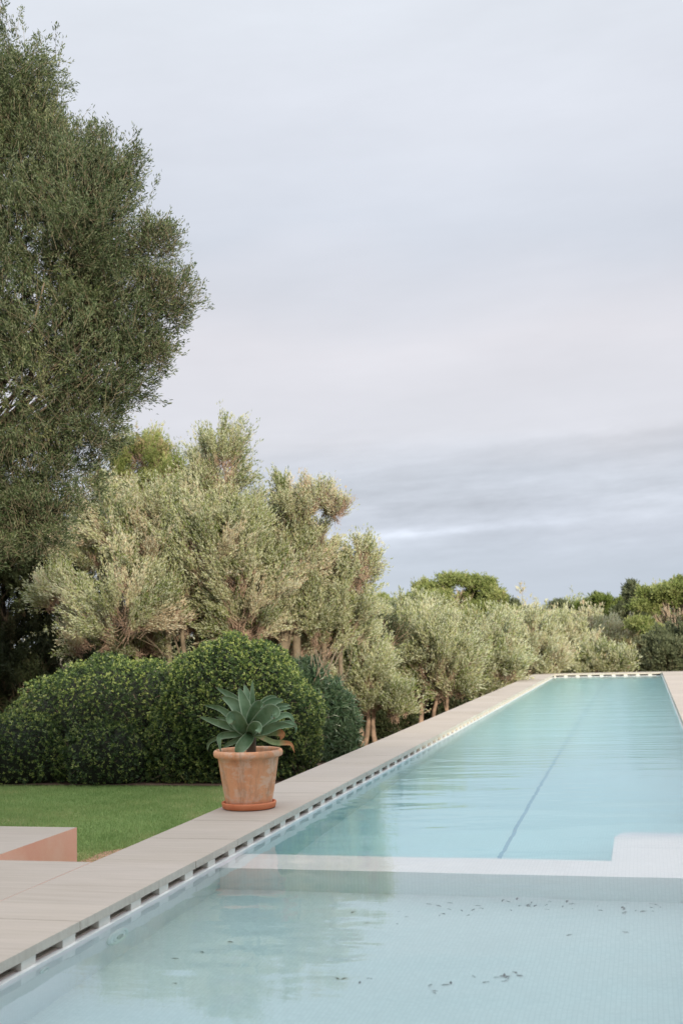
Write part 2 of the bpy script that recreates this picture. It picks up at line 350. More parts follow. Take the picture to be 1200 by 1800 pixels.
# ------------------------------------------------------------------ foliage machinery
def unit(v): return v / np.maximum(np.linalg.norm(v, axis=-1, keepdims=True), 1e-9)
def rdir(rng, n): return unit(rng.normal(size=(n, 3)))
def leaf_geo(rng, pos, d, ln, wd, curl=0.15):
    """rhombic leaves: one folded quad each"""
    n = len(pos); s = unit(np.cross(d, rdir(rng, n))); nn = np.cross(d, s)
    ln = ln[:, None]; wd = wd[:, None]
    mid = pos + d * ln * 0.5 + nn * ln * curl
    V = np.stack([pos, mid + s * wd * 0.5, pos + d * ln, mid - s * wd * 0.5], 1).reshape(-1, 3)
    return V, np.arange(4 * n).reshape(-1, 4)
def stick_geo(rng, p0, p1, wd):
    n = len(p0); d = unit(p1 - p0); s = unit(np.cross(d, rdir(rng, n))) * wd[:, None]; s2 = np.cross(d, s)
    V = np.stack([p0 - s, p0 + s, p1 + s * 0.4, p1 - s * 0.4, p0 - s2, p0 + s2, p1 + s2 * 0.4, p1 - s2 * 0.4], 1).reshape(-1, 3)
    return V, np.arange(8 * n).reshape(-1, 4)
def crown(name, seed, lobes, n_leaf, leaf, mats, tufts=14, twigs=12, tw_len=0.45, up=0.8, outw=0.8, rnd=0.5, spread=0.22,
          shell=(0.35, 1.0), tint=(0.5, 0.22), twig_w=0.004, sticks=True, leafang=0.75, lo=-0.75, patchy=0.18, wisp=0.0):
    """lobes: (x, y, z, rx, ry, rz[, density[, tint shift]]); plumes of leafy twigs grow out of every lobe"""
    rng = np.random.default_rng(seed); Vs = []; Fs = []; ms = []; ts = []; nv = 0; tops = []
    tot = sum((l[6] if len(l) > 6 else 1) * (l[3] * l[5]) for l in lobes)
    for l in lobes:
        c = np.array(l[:3]); r = np.array(l[3:6]); dn = l[6] if len(l) > 6 else 1; tsft = l[7] if len(l) > 7 else 0
        K = max(5, int(tufts * (0.7 + 0.6 * rng.random())))
        d = rdir(rng, K * 3); d = d[d[:, 2] > lo][:K]; K = len(d)
        rad = rng.uniform(shell[0] ** 2, shell[1] ** 2, K) ** 0.5
        tc_ = c + d * r * rad[:, None] * 0.82; tops += [tuple(x) for x in tc_]
        nt_ = K * twigs; ti = np.repeat(np.arange(K), twigs)
        rm = float(np.mean(r))
        base = tc_[ti] + rng.normal(size=(nt_, 3)) * r * spread * 0.8
        od = unit((tc_ - c) / r)[ti]
        td = unit(od * outw + np.array([0, 0, up]) + rdir(rng, nt_) * rnd + (rdir(rng, K) * 0.35)[ti])
        tl = tw_len * rm * np.where(rng.random(nt_) < wisp, rng.uniform(1.1, 1.6, nt_), rng.uniform(0.45, 1.15, nt_))
        bend = rdir(rng, nt_) * 0.18
        nl = int(n_leaf * dn * (l[3] * l[5]) / tot)
        k = rng.integers(0, nt_, nl); tt = rng.uniform(0.05, 1, nl) ** 0.85
        pos = base[k] + td[k] * (tl[k] * tt)[:, None] + bend[k] * (tl[k] * tt * tt)[:, None] + rng.normal(size=(nl, 3)) * leaf[0] * 0.35
        ld = unit(td[k] + rdir(rng, nl) * leafang)
        V, Fq = leaf_geo(rng, pos, ld, leaf[0] * rng.uniform(0.6, 1.25, nl), leaf[1] * rng.uniform(0.7, 1.2, nl))
        Vs.append(V); Fs.append(Fq + nv); nv += len(V); ms.append(np.zeros(nl))
        tf = rng.normal(0, patchy, K)[ti] + rng.normal(0, 0.06, nt_)
        ts.append(np.clip(tint[0] + tsft + tf[k] + rng.normal(0, tint[1] * 0.5, nl), 0, 1))
        if sticks:
            V, Fq = stick_geo(rng, base - td * (tl * 0.35)[:, None], base + td * (tl * 0.85)[:, None] + bend * (tl * 0.7)[:, None], np.full(nt_, twig_w))
            Vs.append(V); Fs.append(Fq + nv); nv += len(V); ms.append(np.ones(2 * nt_)); ts.append(np.zeros(2 * nt_))
    me = np_mesh(name, np.concatenate(Vs), np.concatenate(Fs), mats, np.concatenate(ms), np.concatenate(ts))
    return me, tops
def branches(seed, base, fork, tops, r0, n, lean=0.25, count=16, sub=True):
    """trunk from base to fork, limbs on to the plumes"""
    rn = random.Random(seed); mb = MB(); base = Vector(base); fork = Vector(fork); pts = []; rr = []
    for i in range(6):
        u = i / 5; p = base.lerp(fork, u) + Vector((rn.uniform(-1, 1), rn.uniform(-1, 1), 0)) * r0 * (0.6 if 0 < i < 5 else 0)
        pts.append(p); rr.append(r0 * (1.35 - 0.55 * u) if i else r0 * 1.7)
    mb.tube(pts, rr, n)
    tops = list(tops); rn.shuffle(tops)
    for q in tops[:count]:
        q = Vector(q); s = pts[-1] if rn.random() < 0.6 else pts[rn.choice((3, 4))]
        mid = s.lerp(q, 0.45) + Vector((rn.uniform(-1, 1), rn.uniform(-1, 1), rn.uniform(-0.6, 0.2))) * (q - s).length * 0.12
        m2 = s.lerp(q, 0.75) + Vector((rn.uniform(-1, 1), rn.uniform(-1, 1), rn.uniform(-0.3, 0.3))) * (q - s).length * 0.08
        q = s.lerp(q, 0.88); r = r0 * rn.uniform(0.16, 0.34); mb.tube([s, s.lerp(mid, 0.5) + Vector((0, 0, -0.03)), mid, m2, q], [r, r * 0.8, r * 0.55, r * 0.35, r * 0.12], 5)
        if sub:
            for _ in range(2):
                e = m2 + Vector((rn.uniform(-1, 1), rn.uniform(-1, 1), rn.uniform(-0.2, 1))) * min(0.35, (q - s).length * 0.16)
                mb.tube([mid, mid.lerp(e, 0.55) + Vector((0, 0, 0.05)), e], [r * 0.4, r * 0.25, r * 0.08], 4)
    return mb
def tree(name, label, cat, seed, px_lobes, Y, trunk_px, ground_z, r0, n_leaf, leaf, cm, bark, group=None, stems=None, count=16, **kw):
    """px_lobes: (x, y, radius x, radius y, depth offset, density, tint shift) as seen; built at true distance"""
    s = Y / F * 1.03; lobes = []
    for l in px_lobes:
        dy = l[4] if len(l) > 4 else 0
        p = P(l[0], l[1], Y + dy); rx = l[2] * s; rz = l[3] * s
        lobes.append((p[0], p[1], p[2], rx, (rx + rz) * 0.5, rz, l[5] if len(l) > 5 else 1, l[6] if len(l) > 6 else 0))
    fork = P(trunk_px[0], trunk_px[1], Y); bx = P(trunk_px[2], trunk_px[1], Y)
    root = empty(name, (bx[0], bx[1], ground_z)); tag(root, label, cat, group)
    me, tops = crown('crown', seed, lobes, n_leaf, leaf, cm, **kw)
    link('crown', me, root)
    mb = branches(seed, (bx[0], bx[1], ground_z - 0.1), fork, tops, r0, 8, count=count)
    for k, (fx, fy, x2) in enumerate(stems or []):
        f2 = P(fx, fy, Y); b2 = P(x2, fy, Y)
        near = sorted(tops, key=lambda q: (q[0] - f2[0]) ** 2 + (q[2] - f2[2]) ** 2)[:12]
        m2 = branches(seed + 50 + k, (b2[0], b2[1], ground_z - 0.1), f2, near, r0 * 0.75, 7, count=5)
        o = len(mb.v); mb.v += m2.v; mb.f += [tuple(i + o for i in f) for f in m2.f]; mb.m += m2.m
    mb.build('trunk', bark, root, smooth=True)
    return root

# ------------------------------------------------------------------ setting: ground
XL, XR, XLO, XRO = -3.03, 0.53, -3.74, 1.45      # inner and outer pool edges
YN, YF, YFO = 1.9, 41.5, 42.25
def gz(x, y):
    z = -0.36 if y < 16.5 else -0.36 - min(1.5, (y - 16.5) * 0.075)
    if y > 60: z -= min(2.5, (y - 60) * 0.02)
    z += 0.10 * math.sin(x * 0.6 + y * 0.31) * (1 if y > 19 else 0)
    return z
xs = [-900, -300, -120, -70, -45, -30, -22, -17, -13, -10, -8, -6.5, -5, -3.95, -3.66, 1.38, 1.6, 3, 5, 8, 12, 18, 26, 40, 60, 110, 300, 900]
ys = [-300, -60, -25, -12, -3.0, -2.5, 0, 4, 9, 14, 16.5, 19, 22, 26, 30, 35, 41.9, 42.3, 46, 52, 60, 75, 95, 130, 200, 400, 1500]
V = []; Fc = []
for j, y in enumerate(ys):
    for i, x in enumerate(xs):
        pool = -3.7 < x < 1.4 and -2.7 < y < 42
        V.append((x, y, -2.6 if pool else gz(x, y)))
for j in range(len(ys) - 1):
    for i in range(len(xs) - 1):
        a = j * len(xs) + i; Fc.append((a, a + 1, a + 1 + len(xs), a + len(xs)))
tag(mesh('ground', V, Fc, M['ground'], smooth=False), kind='structure')
# lawn sheet
V = []; Fc = []; nx, ny = 30, 22
for j in range(ny + 1):
    for i in range(nx + 1):
        x = -22 + (22 - 3.78) * i / nx; y = 7.76 + (14.25 - 7.76) * j / ny
        V.append((x, y, -0.30 + 0.008 * math.sin(x * 2.1) * math.cos(y * 1.7)))
for j in range(ny):
    for i in range(nx):
        a = j * (nx + 1) + i; Fc.append((a, a + 1, a + nx + 2, a + nx + 1))
tag(mesh('lawn', V, Fc, M['lawn'], smooth=True), kind='structure')
V = [(-22, 13.9, -0.285), (-3.78, 14.05, -0.285), (-3.78, 18, -0.30), (-22, 18, -0.30)]
tag(mesh('planting_bed', V, [(0, 1, 2, 3)], M['mulch']), kind='structure')
# grass blades
rng = np.random.default_rng(5)
n = 150000
gx = rng.uniform(-9.2, -3.8, n); gy = rng.uniform(7.8, 14.0, n) 
keep = ~((gx > -4.72) & (gy < 8.2)) & ~((gx < -4.5) & (gy < 9.16))
gx = gx[keep]; gy = gy[keep]; n = len(gx)
pos = np.stack([gx, gy, np.full(n, -0.302)], 1); d = unit(np.array([0, 0, 1.0]) + rng.normal(size=(n, 3)) * 0.42)
h = rng.uniform(0.018, 0.042, n); s = unit(np.cross(d, rdir(rng, n))) * 0.0028
V = np.stack([pos - s, pos + s, pos + d * h[:, None] + s * 0.2, pos + d * h[:, None] - s * 0.2], 1).reshape(-1, 3)
pt = 0.44 + 0.16 * np.sin(gx * 1.9 + 1) * np.sin(gy * 1.3) + 0.12 * np.sin(gx * 6.1 + gy * 3.3) * np.sin(gy * 7.7 - gx * 2.0) + 0.35 * np.exp(-((gx + 4.35) / 0.5) ** 2) * (np.sin(gy * 5 + gx * 7) * 0.5 + 0.5) + rng.normal(0, 0.15, n)
tag(link('grass', np_mesh('grass', V, np.arange(4 * n).reshape(-1, 4), M['grass'], tint=np.clip(pt, 0, 1))), 'short mown green grass blades of the lawn', 'grass', kind='stuff')
# bare red earth beside the terrace corner
c0 = PZ(158, 1506, -0.28); mb = MB(); rn = random.Random(3); ring = []
for r_, z_ in ((0.36, -0.302), (0.30, -0.294), (0.15, -0.288), (0.01, -0.286)):
    ring.append([(c0[0] + 0.12 + r_ * 0.55 * math.cos(a) * (1 + 0.22 * math.sin(3 * a + r_ * 4)), c0[1] + 0.1 + r_ * 1.15 * math.sin(a) * (1 + 0.18 * math.cos(4 * a)), z_) for a in [2 * math.pi * k / 24 for k in range(24)]])
V = sum(ring, []); Fc = [(i * 24 + k, i * 24 + (k + 1) % 24, (i + 1) * 24 + (k + 1) % 24, (i + 1) * 24 + k) for i in range(3) for k in range(24)]
tag(mesh('soil_patch', V, Fc, M['soil'], smooth=True), kind='structure')

# ------------------------------------------------------------------ terrace
def prism(name, poly, z0, z1, mats, kind=None, bevel=0.006):
    n = len(poly); V = [(x, y, z0) for x, y in poly] + [(x, y, z1) for x, y in poly]
    Fc = [tuple(range(n))[::-1], tuple(range(n, 2 * n))] + [(i, (i + 1) % n, (i + 1) % n + n, i + n) for i in range(n)]
    o = mesh(name, V, Fc, mats, [0, 0] + [1] * n, bevel=bevel); return o
poly = [(-24, -8), (-3.746, -8), (-3.746, 7.72), (-4.56, 7.72), (-4.56, 9.13), (-24, 9.13)]
terrace = prism('terrace', poly, -0.6, -0.001, [M['travertine'], M['pink']]); tag(terrace, kind='structure')
prism_r = prism('terrace', [(1.456, -8), (16, -8), (16, 1.0), (1.456, 1.0)], -0.6, -0.001, [M['travertine'], M['pink']]); tag(prism_r, kind='structure')
near = prism('terrace', [(-3.742, -8), (1.452, -8), (1.452, 1.14), (-3.742, 1.14)], -0.6, -0.001, [M['travertine'], M['pink']]); tag(near, kind='structure')

# ------------------------------------------------------------------ the pool
WAVE_FAR = 0.42
pool = empty('swimming_pool', (-1.25, 21.0, -0.1))
tag(pool, 'long narrow turquoise lap pool edged with pale stone slabs', 'pool')
rn = random.Random(11)
def slabs(name, axis, a0, a1, b0, b1, step, first=0.0):
    mb = MB(); a = a0
    while a < a1 - 0.02:
        e = min(a1, a + (step if a > a0 or not first else first)); z = -rn.uniform(0, 0.0015); j = rn.uniform(-0.001, 0.001)
        if axis == 'y': mb.box(b0, b1 + j, a + 0.0025, e - 0.0025, -0.050, z, (1, 0, 0, 1, 0, 1))
        else: mb.box(a + 0.0015, e - 0.0015, b0 + j, b1, -0.050, z, (1, 0, 1, 0, 1, 0))
        a = e
    return mb.build(name, [M['travertine'], M['slab_edge_brightened']], pool, bevel=0.004)
slabs('coping', 'y', 1.15, YFO, XLO, XL, 0.866, 0.62)
slabs('coping', 'y', 1.15, YFO, XR, XRO, 0.866, 0.62)
slabs('coping', 'x', XL + 0.002, XR - 0.002, YF, YFO, 0.79)
slabs('coping', 'x', XL + 0.002, XR - 0.002, 1.15, YN, 0.89)
# support walls under the coping, outside face rendered
mb = MB(); zt = -0.0525
mb.box(XLO + 0.02, XL - 0.19, 1.2, YFO - 0.02, -2.55, zt); mb.box(XR + 0.19, XRO - 0.02, 1.2, YFO - 0.02, -2.55, zt)
mb.box(XL - 0.188, XR + 0.188, YF + 0.19, YFO - 0.021, -2.55, zt); mb.box(XL - 0.188, XR + 0.188, 1.2, YN - 0.19, -2.55, zt)
mb.build('outer_wall', M['pink'], pool)
# basin: tiled walls and floors
ZL = -0.094; ZW = -0.106
B0x, B1x, B0y, B1y = XL + 0.018, XR - 0.018, YN + 0.018, YF - 0.018
mb = MB(); T = 0.10
mb.box(B0x - T, B0x, B0y - T, B1y + T, -1.9, ZL - 0.004); mb.box(B1x, B1x + T, B0y - T, B1y + T, -1.9, ZL - 0.004)
mb.box(B0x, B1x, B1y, B1y + T, -1.9, ZL - 0.004); mb.box(B0x, B1x, B0y - T, B0y, -1.9, ZL - 0.004)
SHY0, SHY1 = 8.24, 8.78
mb.box(B0x, B1x, SHY1, B1y, -1.9, -1.50)
mb.build('basin', M['mosaic'], pool)
MB().box(B0x, B1x, B0y, SHY0, -1.2, -0.85).build('shallow_floor', M['mosaic_grey'], pool)
mb = MB(); mb.box(B0x, B1x, SHY0, SHY1, -1.88, -0.19); mb.box(-0.30, B1x, SHY1, 9.80, -1.86, -0.19)
led = mb.build('dividing_ledge', [M['mosaic_white']], pool)
mb = MB(); mb.box(-0.28, B1x, 9.80, 10.25, -1.84, -0.48); mb.box(-0.26, B1x, 10.25, 10.7, -1.82, -0.80); mb.build('step', M['mosaic'], pool)
mb = MB(); mb.box(-1.275, -1.240, SHY1 + 0.4, B1y - 0.5, -1.499, -1.495); mb.build('lane_line', M['lane'], pool)
# white lip at the waterline
mb = MB(); a = 0.034
mb.box(B0x - a, B0x + 0.003, B0y - a, B1y + a, ZL - 0.004, ZL); mb.box(B1x - 0.003, B1x + a, B0y - a, B1y + a, ZL - 0.004, ZL)
mb.box(B0x + 0.003, B1x - 0.003, B1y - 0.003, B1y + a, ZL - 0.004, ZL); mb.box(B0x + 0.003, B1x - 0.003, B0y - a, B0y + 0.003, ZL - 0.004, ZL)
mb.build('overflow_lip', M['lip'], pool)
# gutter channel behind the slots and its grating
mb = MB()
mb.box(XL - 0.187, XL - 0.150, 1.95, YF - 0.05, -0.25, zt); mb.box(XR + 0.150, XR + 0.187, 1.95, YF - 0.05, -0.25, zt)
mb.box(XL - 0.187, XR + 0.187, YF + 0.150, YF + 0.187, -0.25, zt)
mb.box(XL - 0.150, B0x - T - 0.001, 1.95, YF + 0.15, -0.30, -0.20); mb.box(B1x + T + 0.001, XR + 0.150, 1.95, YF + 0.15, -0.30, -0.20); mb.box(B0x, B1x, B1y + T + .001, YF + 0.149, -0.30, -0.20)
mb.build('gutter', M['gutter'], pool)
mb = MB()
for k in range(3):
    x = XL - 0.035 - 0.034 * k; mb.box(x - 0.020, x, 1.95, YF, -0.104, -0.090 + 0.0 * k)
    x = XR + 0.035 + 0.034 * k; mb.box(x, x + 0.020, 1.95, YF, -0.104, -0.090)
mb.build('grating', M['grate'], pool)
# spacers between the slots
PITCH = 0.433; y0 = 5.670 - 0.05
mbr = MB()
for k in range(-2, 82):
    y = y0 + k * PITCH
    if y > YF - 0.2: break
    q = MB().box(XL - 0.10, XL - 0.004, y - 0.145, y, ZL, -0.0502); q.build('spacer', M['spacer'], pool, bevel=0.001, seg=1)
for k in range(10):
    x = XL + 0.0 + k * (XR - XL) / 9.0
    x0, x1 = max(x - 0.06, XL + 0.003), min(x + 0.06, XR - 0.003)
    MB().box(x0, x1, YF + 0.004, YF + 0.10, ZL, -0.0502).build('spacer', M['spacer'], pool)
for k in range(0, 90):
    y = 2.3 + k * PITCH
    if y > YF - 0.2: break
    mbr.box(XR + 0.004, XR + 0.10, y - 0.145, y, ZL, -0.0502)
tag(mbr.build('spacer_row', M['spacer'], pool), kind='stuff')
# underwater lamp and inlet jet in the left wall
def disc(name, mats, prof, c, n=40):
    """lathe turned to face +X"""
    V = []; Fc = []
    for r_, z_ in prof:
        for k in range(n):
            a = 2 * math.pi * k / n; V.append((c[0] + z_, c[1] + r_ * math.cos(a), c[2] + r_ * math.sin(a)))
    for i in range(len(prof) - 1):
        for k in range(n): Fc.append((i * n + k, i * n + (k + 1) % n, (i + 1) * n + (k + 1) % n, (i + 1) * n + k))
    Fc.append(tuple((len(prof) - 1) * n + k for k in range(n)))
    return mesh(name, V, Fc, mats, smooth=False, parent=pool)
M['lamp_white'] = plain('lamp_white', (0.78, 0.80, 0.78), 0.4, 0.03); M['lens'] = plain('lens', (0.42, 0.46, 0.40), 0.2, 0.1)
disc('lamp_ring', M['lamp_white'], [(0.135, 0.0), (0.135, 0.012), (0.12, 0.022), (0.10, 0.022), (0.095, 0.014), (0.075, 0.014), (0.07, 0.022), (0.045, 0.022)], (B0x, 6.52, -0.40))
disc('lamp_lens', M['lens'], [(0.043, 0.0), (0.043, 0.026), (0.03, 0.030)], (B0x, 6.52, -0.40))
disc('inlet_jet', M['lamp_white'], [(0.045, 0.0), (0.045, 0.008), (0.03, 0.014), (0.024, 0.002)], (B0x, 5.66, -0.22))
# water body
rng = np.random.default_rng(77)
wx = np.linspace(B0x - 0.03, B1x + 0.03, 74); wy = np.concatenate([np.arange(B0y - 0.03, 8.0, 0.025), np.arange(8.0, B1y + 0.03, 0.03), [B1y + 0.03]])
GX, GY = np.meshgrid(wx, wy)
def waves(n, l0, l1, slope, spread):
    z = np.zeros_like(GX)
    for _ in range(n):
        lam = math.exp(rng.uniform(math.log(l0), math.log(l1))); a = math.pi / 2 + rng.normal(0, spread); k = 2 * math.pi / lam
        amp = slope / k / math.sqrt(n / 2.0); z += amp * np.sin(k * (GX * math.cos(a) + GY * math.sin(a)) + rng.uniform(0, 6.28))
    return z
sm = lambda a, b_, v: np.clip((v - a) / (b_ - a), 0, 1) ** 2 * (3 - 2 * np.clip((v - a) / (b_ - a), 0, 1))
gust = 0.55 + 0.45 * np.sin(GY * 0.9 + 1.5 * np.sin(GX * 1.3 + GY * 0.31))
nearp = np.clip(np.sin(GX * 2.1 + 0.7 * np.sin(GY * 1.7)) * np.sin(GY * 1.4 + 0.6 + GX * 0.8) * 1.3, 0, 1)
far_ = sm(8.0, 20.0, GY)
Z = ZW + waves(14, 0.5, 1.4, 0.0055, 0.5) + waves(26, 0.14, 0.4, 0.030, 0.45) * (0.10 + 0.30 * nearp * (1 - far_) + WAVE_FAR * far_ * gust)
Z += waves(20, 0.11, 0.22, 0.035, 0.6) * WAVE_FAR * far_
ny_, nx_ = GX.shape; V = np.stack([GX, GY, Z], -1).reshape(-1, 3)
idx = np.arange(ny_ * nx_).reshape(ny_, nx_)
top = np.stack([idx[:-1, :-1], idx[:-1, 1:], idx[1:, 1:], idx[1:, :-1]], -1).reshape(-1, 4)
rim = np.concatenate([idx[0, :], idx[1:, -1], idx[-1, -2::-1], idx[-2:0:-1, 0]])
nb = len(V); low = V[rim].copy(); low[:, 2] = -1.8; V = np.concatenate([V, low, [[(B0x + B1x) / 2, 20.0, -1.8]]])
r2_ = np.roll(rim, -1); bi = nb + np.arange(len(rim)); bi2 = np.roll(bi, -1)
side = np.stack([rim, bi, bi2, r2_], -1); cen = np.full(len(rim), len(V) - 1)
me = bpy.data.meshes.new('pool_water'); fl = [tuple(q) for q in top] + [tuple(q) for q in side] + [(int(a_), int(c_), int(b_)) for a_, b_, c_ in zip(bi, bi2, cen)]
me.from_pydata([tuple(v) for v in V], [], [tuple(int(i) for i in f) for f in fl]); me.materials.append(M['water'])
me.polygons.foreach_set('use_smooth', [True] * len(top) + [False] * (2 * len(rim))); me.update()
tag(link('pool_water', me), kind='structure')

# leaf litter on the pool floor
def refr(px, py, z):
    d = MW @ np.array([px - 600.0, 900.0 - py, -F]); d /= np.linalg.norm(d); t0 = (ZW - CAM[2]) / d[2]; p = CAM + d * t0
    h = np.hypot(d[0], d[1]); st_ = h / 1.333; tn = st_ / math.sqrt(1 - st_ * st_)
    return p + np.array([d[0] / h * tn, d[1] / h * tn, -1.0]) * (ZW - z)
M['litter'] = plain('litter', (0.035, 0.028, 0.02), 0.8, 0.2)
def litter_mesh(L_, W_):
    n = 7; V = []; Fc = []
    for i in range(n):
        u = i / (n - 1); w_ = W_ * math.sin(math.pi * min(max(u, 0.04), 0.96)) ** 0.7 * 0.5; z = 0.004 + 0.006 * math.sin(u * 3.1)
        V += [(L_ * (u - 0.5), -w_, z + 0.002), (L_ * (u - 0.5), 0, z), (L_ * (u - 0.5), w_, z + 0.002)]
    for i in range(n - 1):
        for k in range(2): a = 3 * i + k; Fc.append((a, a + 3, a + 4, a + 1))
    o = mesh('fallen_leaf', V, Fc, M['litter']); return o
proto = litter_mesh(0.045, 0.014); first = True
spots = []
for cx, cy, sx, sy, k, where in ((1120, 1598, 55, 5, 15, 'in the drift below the right hand bench'), (920, 1590, 60, 8, 12, 'in the drift left of the large right leaf'), (1010, 1592, 60, 8, 8, 'in the drift around the large right leaf'), (800, 1602, 50, 10, 10, 'in the drift below the foot of the lane line'),
                          (680, 1608, 60, 10, 7, 'in the drift right of the large left leaf'), (880, 1718, 50, 7, 10, 'in the nearest drift at the bottom right'), (770, 1738, 30, 7, 5, 'in the small drift at the bottom middle'), (620, 1722, 40, 4, 4, 'in the sparse drift at the bottom left')):
    for _ in range(k): spots.append((rn.gauss(cx, sx * 0.6), rn.gauss(cy, sy * 0.8), where))
for p in ((306, 1686), (355, 1675), (307, 1730), (1098, 1640), (405, 1655), (1000, 1645)): spots.append((p[0], p[1], 'lone'))
for px, py, kd in spots:
    q = refr(px, py, -0.848)
    if q[1] > SHY0 - 0.05 or q[0] > B1x - 0.03: continue
    o = proto if first else proto.copy()
    if not first: COL.objects.link(o)
    first = False
    o.location = q; o.rotation_euler = (0, 0, rn.uniform(0, 6.28)); k = rn.uniform(0.5, 1.15); o.scale = (k, k * rn.uniform(0.7, 1.2), 1)
    if kd != 'lone': tag(o, 'tiny dark leaf scrap ' + kd, 'leaf', 'leaf scraps ' + kd)
    else: tag(o, 'tiny dark leaf scrap lying apart from the drifts under shallow water', 'leaf', 'scattered leaf scraps on the pool floor')
for px, py, lab in ((648, 1559, 'largest dark leaf at the left foot of the pale dividing ledge'), (1003, 1575, 'largest dark leaf on the right at the foot of the dividing ledge')):
    q = refr(px, py, -0.846); o = litter_mesh(0.085, 0.04); o.location = q; o.rotation_euler = (0, 0, rn.uniform(-0.3, 0.3)); tag(o, lab, 'leaf')

# ------------------------------------------------------------------ flower pot, saucer and agave
pc = PZ(431.5, 1427, 0.0); PCX, PCY = pc[0] - 0.045, pc[1] + 0.235
sa = MB().lathe([(0.0, 0.004), (0.222, 0.004), (0.234, 0.010), (0.243, 0.048), (0.241, 0.058), (0.230, 0.060), (0.224, 0.054), (0.218, 0.018), (0.0, 0.016)], PCX, PCY, 72).build('plant_saucer', M['terracotta_red'], smooth=True)
sa.data.transform(Matrix.Translation((-PCX, -PCY, 0))); sa.location = (PCX, PCY, 0)
tag(sa, 'orange terracotta saucer under the big flower pot on the pool edge', 'saucer')
potE = empty('flower_pot', (PCX, PCY, 0.017)); tag(potE, 'large weathered terracotta pot with thick rim standing in its saucer', 'pot')
z0 = 0.018
prof = [(0.0, z0), (0.190, z0), (0.198, z0 + 0.006), (0.201, z0 + 0.012), (0.219, 0.12), (0.243, 0.26), (0.262, 0.385), (0.269, 0.438), (0.273, 0.441), (0.277, 0.442), (0.279, 0.449), (0.281, 0.4505), (0.298, 0.4525), (0.304, 0.458), (0.308, 0.470), (0.309, 0.487), (0.304, 0.504), (0.291, 0.513), (0.279, 0.508), (0.268, 0.49), (0.256, 0.44), (0.246, 0.405)]
MB().lathe(prof, PCX, PCY, 96).build('pot_body', M['terracotta'], potE, smooth=True)
n = 40; V = [(PCX, PCY, 0.45)]; rr_ = [0.12, 0.2, 0.252]
for r_ in rr_:
    for k in range(n):
        a = 2 * math.pi * k / n; V.append((PCX + r_ * math.cos(a), PCY + r_ * math.sin(a), 0.432 - 0.02 * (r_ > 0.2) + 0.008 * math.sin(5 * a + r_ * 30)))
Fc = [(0, 1 + k, 1 + (k + 1) % n) for k in range(n)] + [(1 + i * n + k, 1 + (i + 1) * n + k, 1 + (i + 1) * n + (k + 1) % n, 1 + i * n + (k + 1) % n) for i in range(2) for k in range(n)]
mesh('soil', V, Fc, M['mulch'], parent=potE, smooth=True)
ag = empty('agave_plant', (PCX, PCY, 0.43)); tag(ag, 'grey green agave rosette with drooping brown tipped leaves in the pot', 'agave')
MB().tube([(PCX + 0.02, PCY, 0.40), (PCX + 0.03, PCY, 0.50), (PCX + 0.03, PCY, 0.60), (PCX + 0.02, PCY, 0.66)], [0.045, 0.042, 0.045, 0.03], 12).build('stem', M['twig_dark'], ag, smooth=True)
RIGHT = MW[:, 0]; UPV = MW[:, 1]; FWD = -MW[:, 2]
def AP(cx, cy, dep):
    """crop coordinates (6x, origin 340,1190) -> world, dep = metres towards the viewer"""
    return P(340 + cx / 6.0, 1190 + cy / 6.0, PCY - dep)
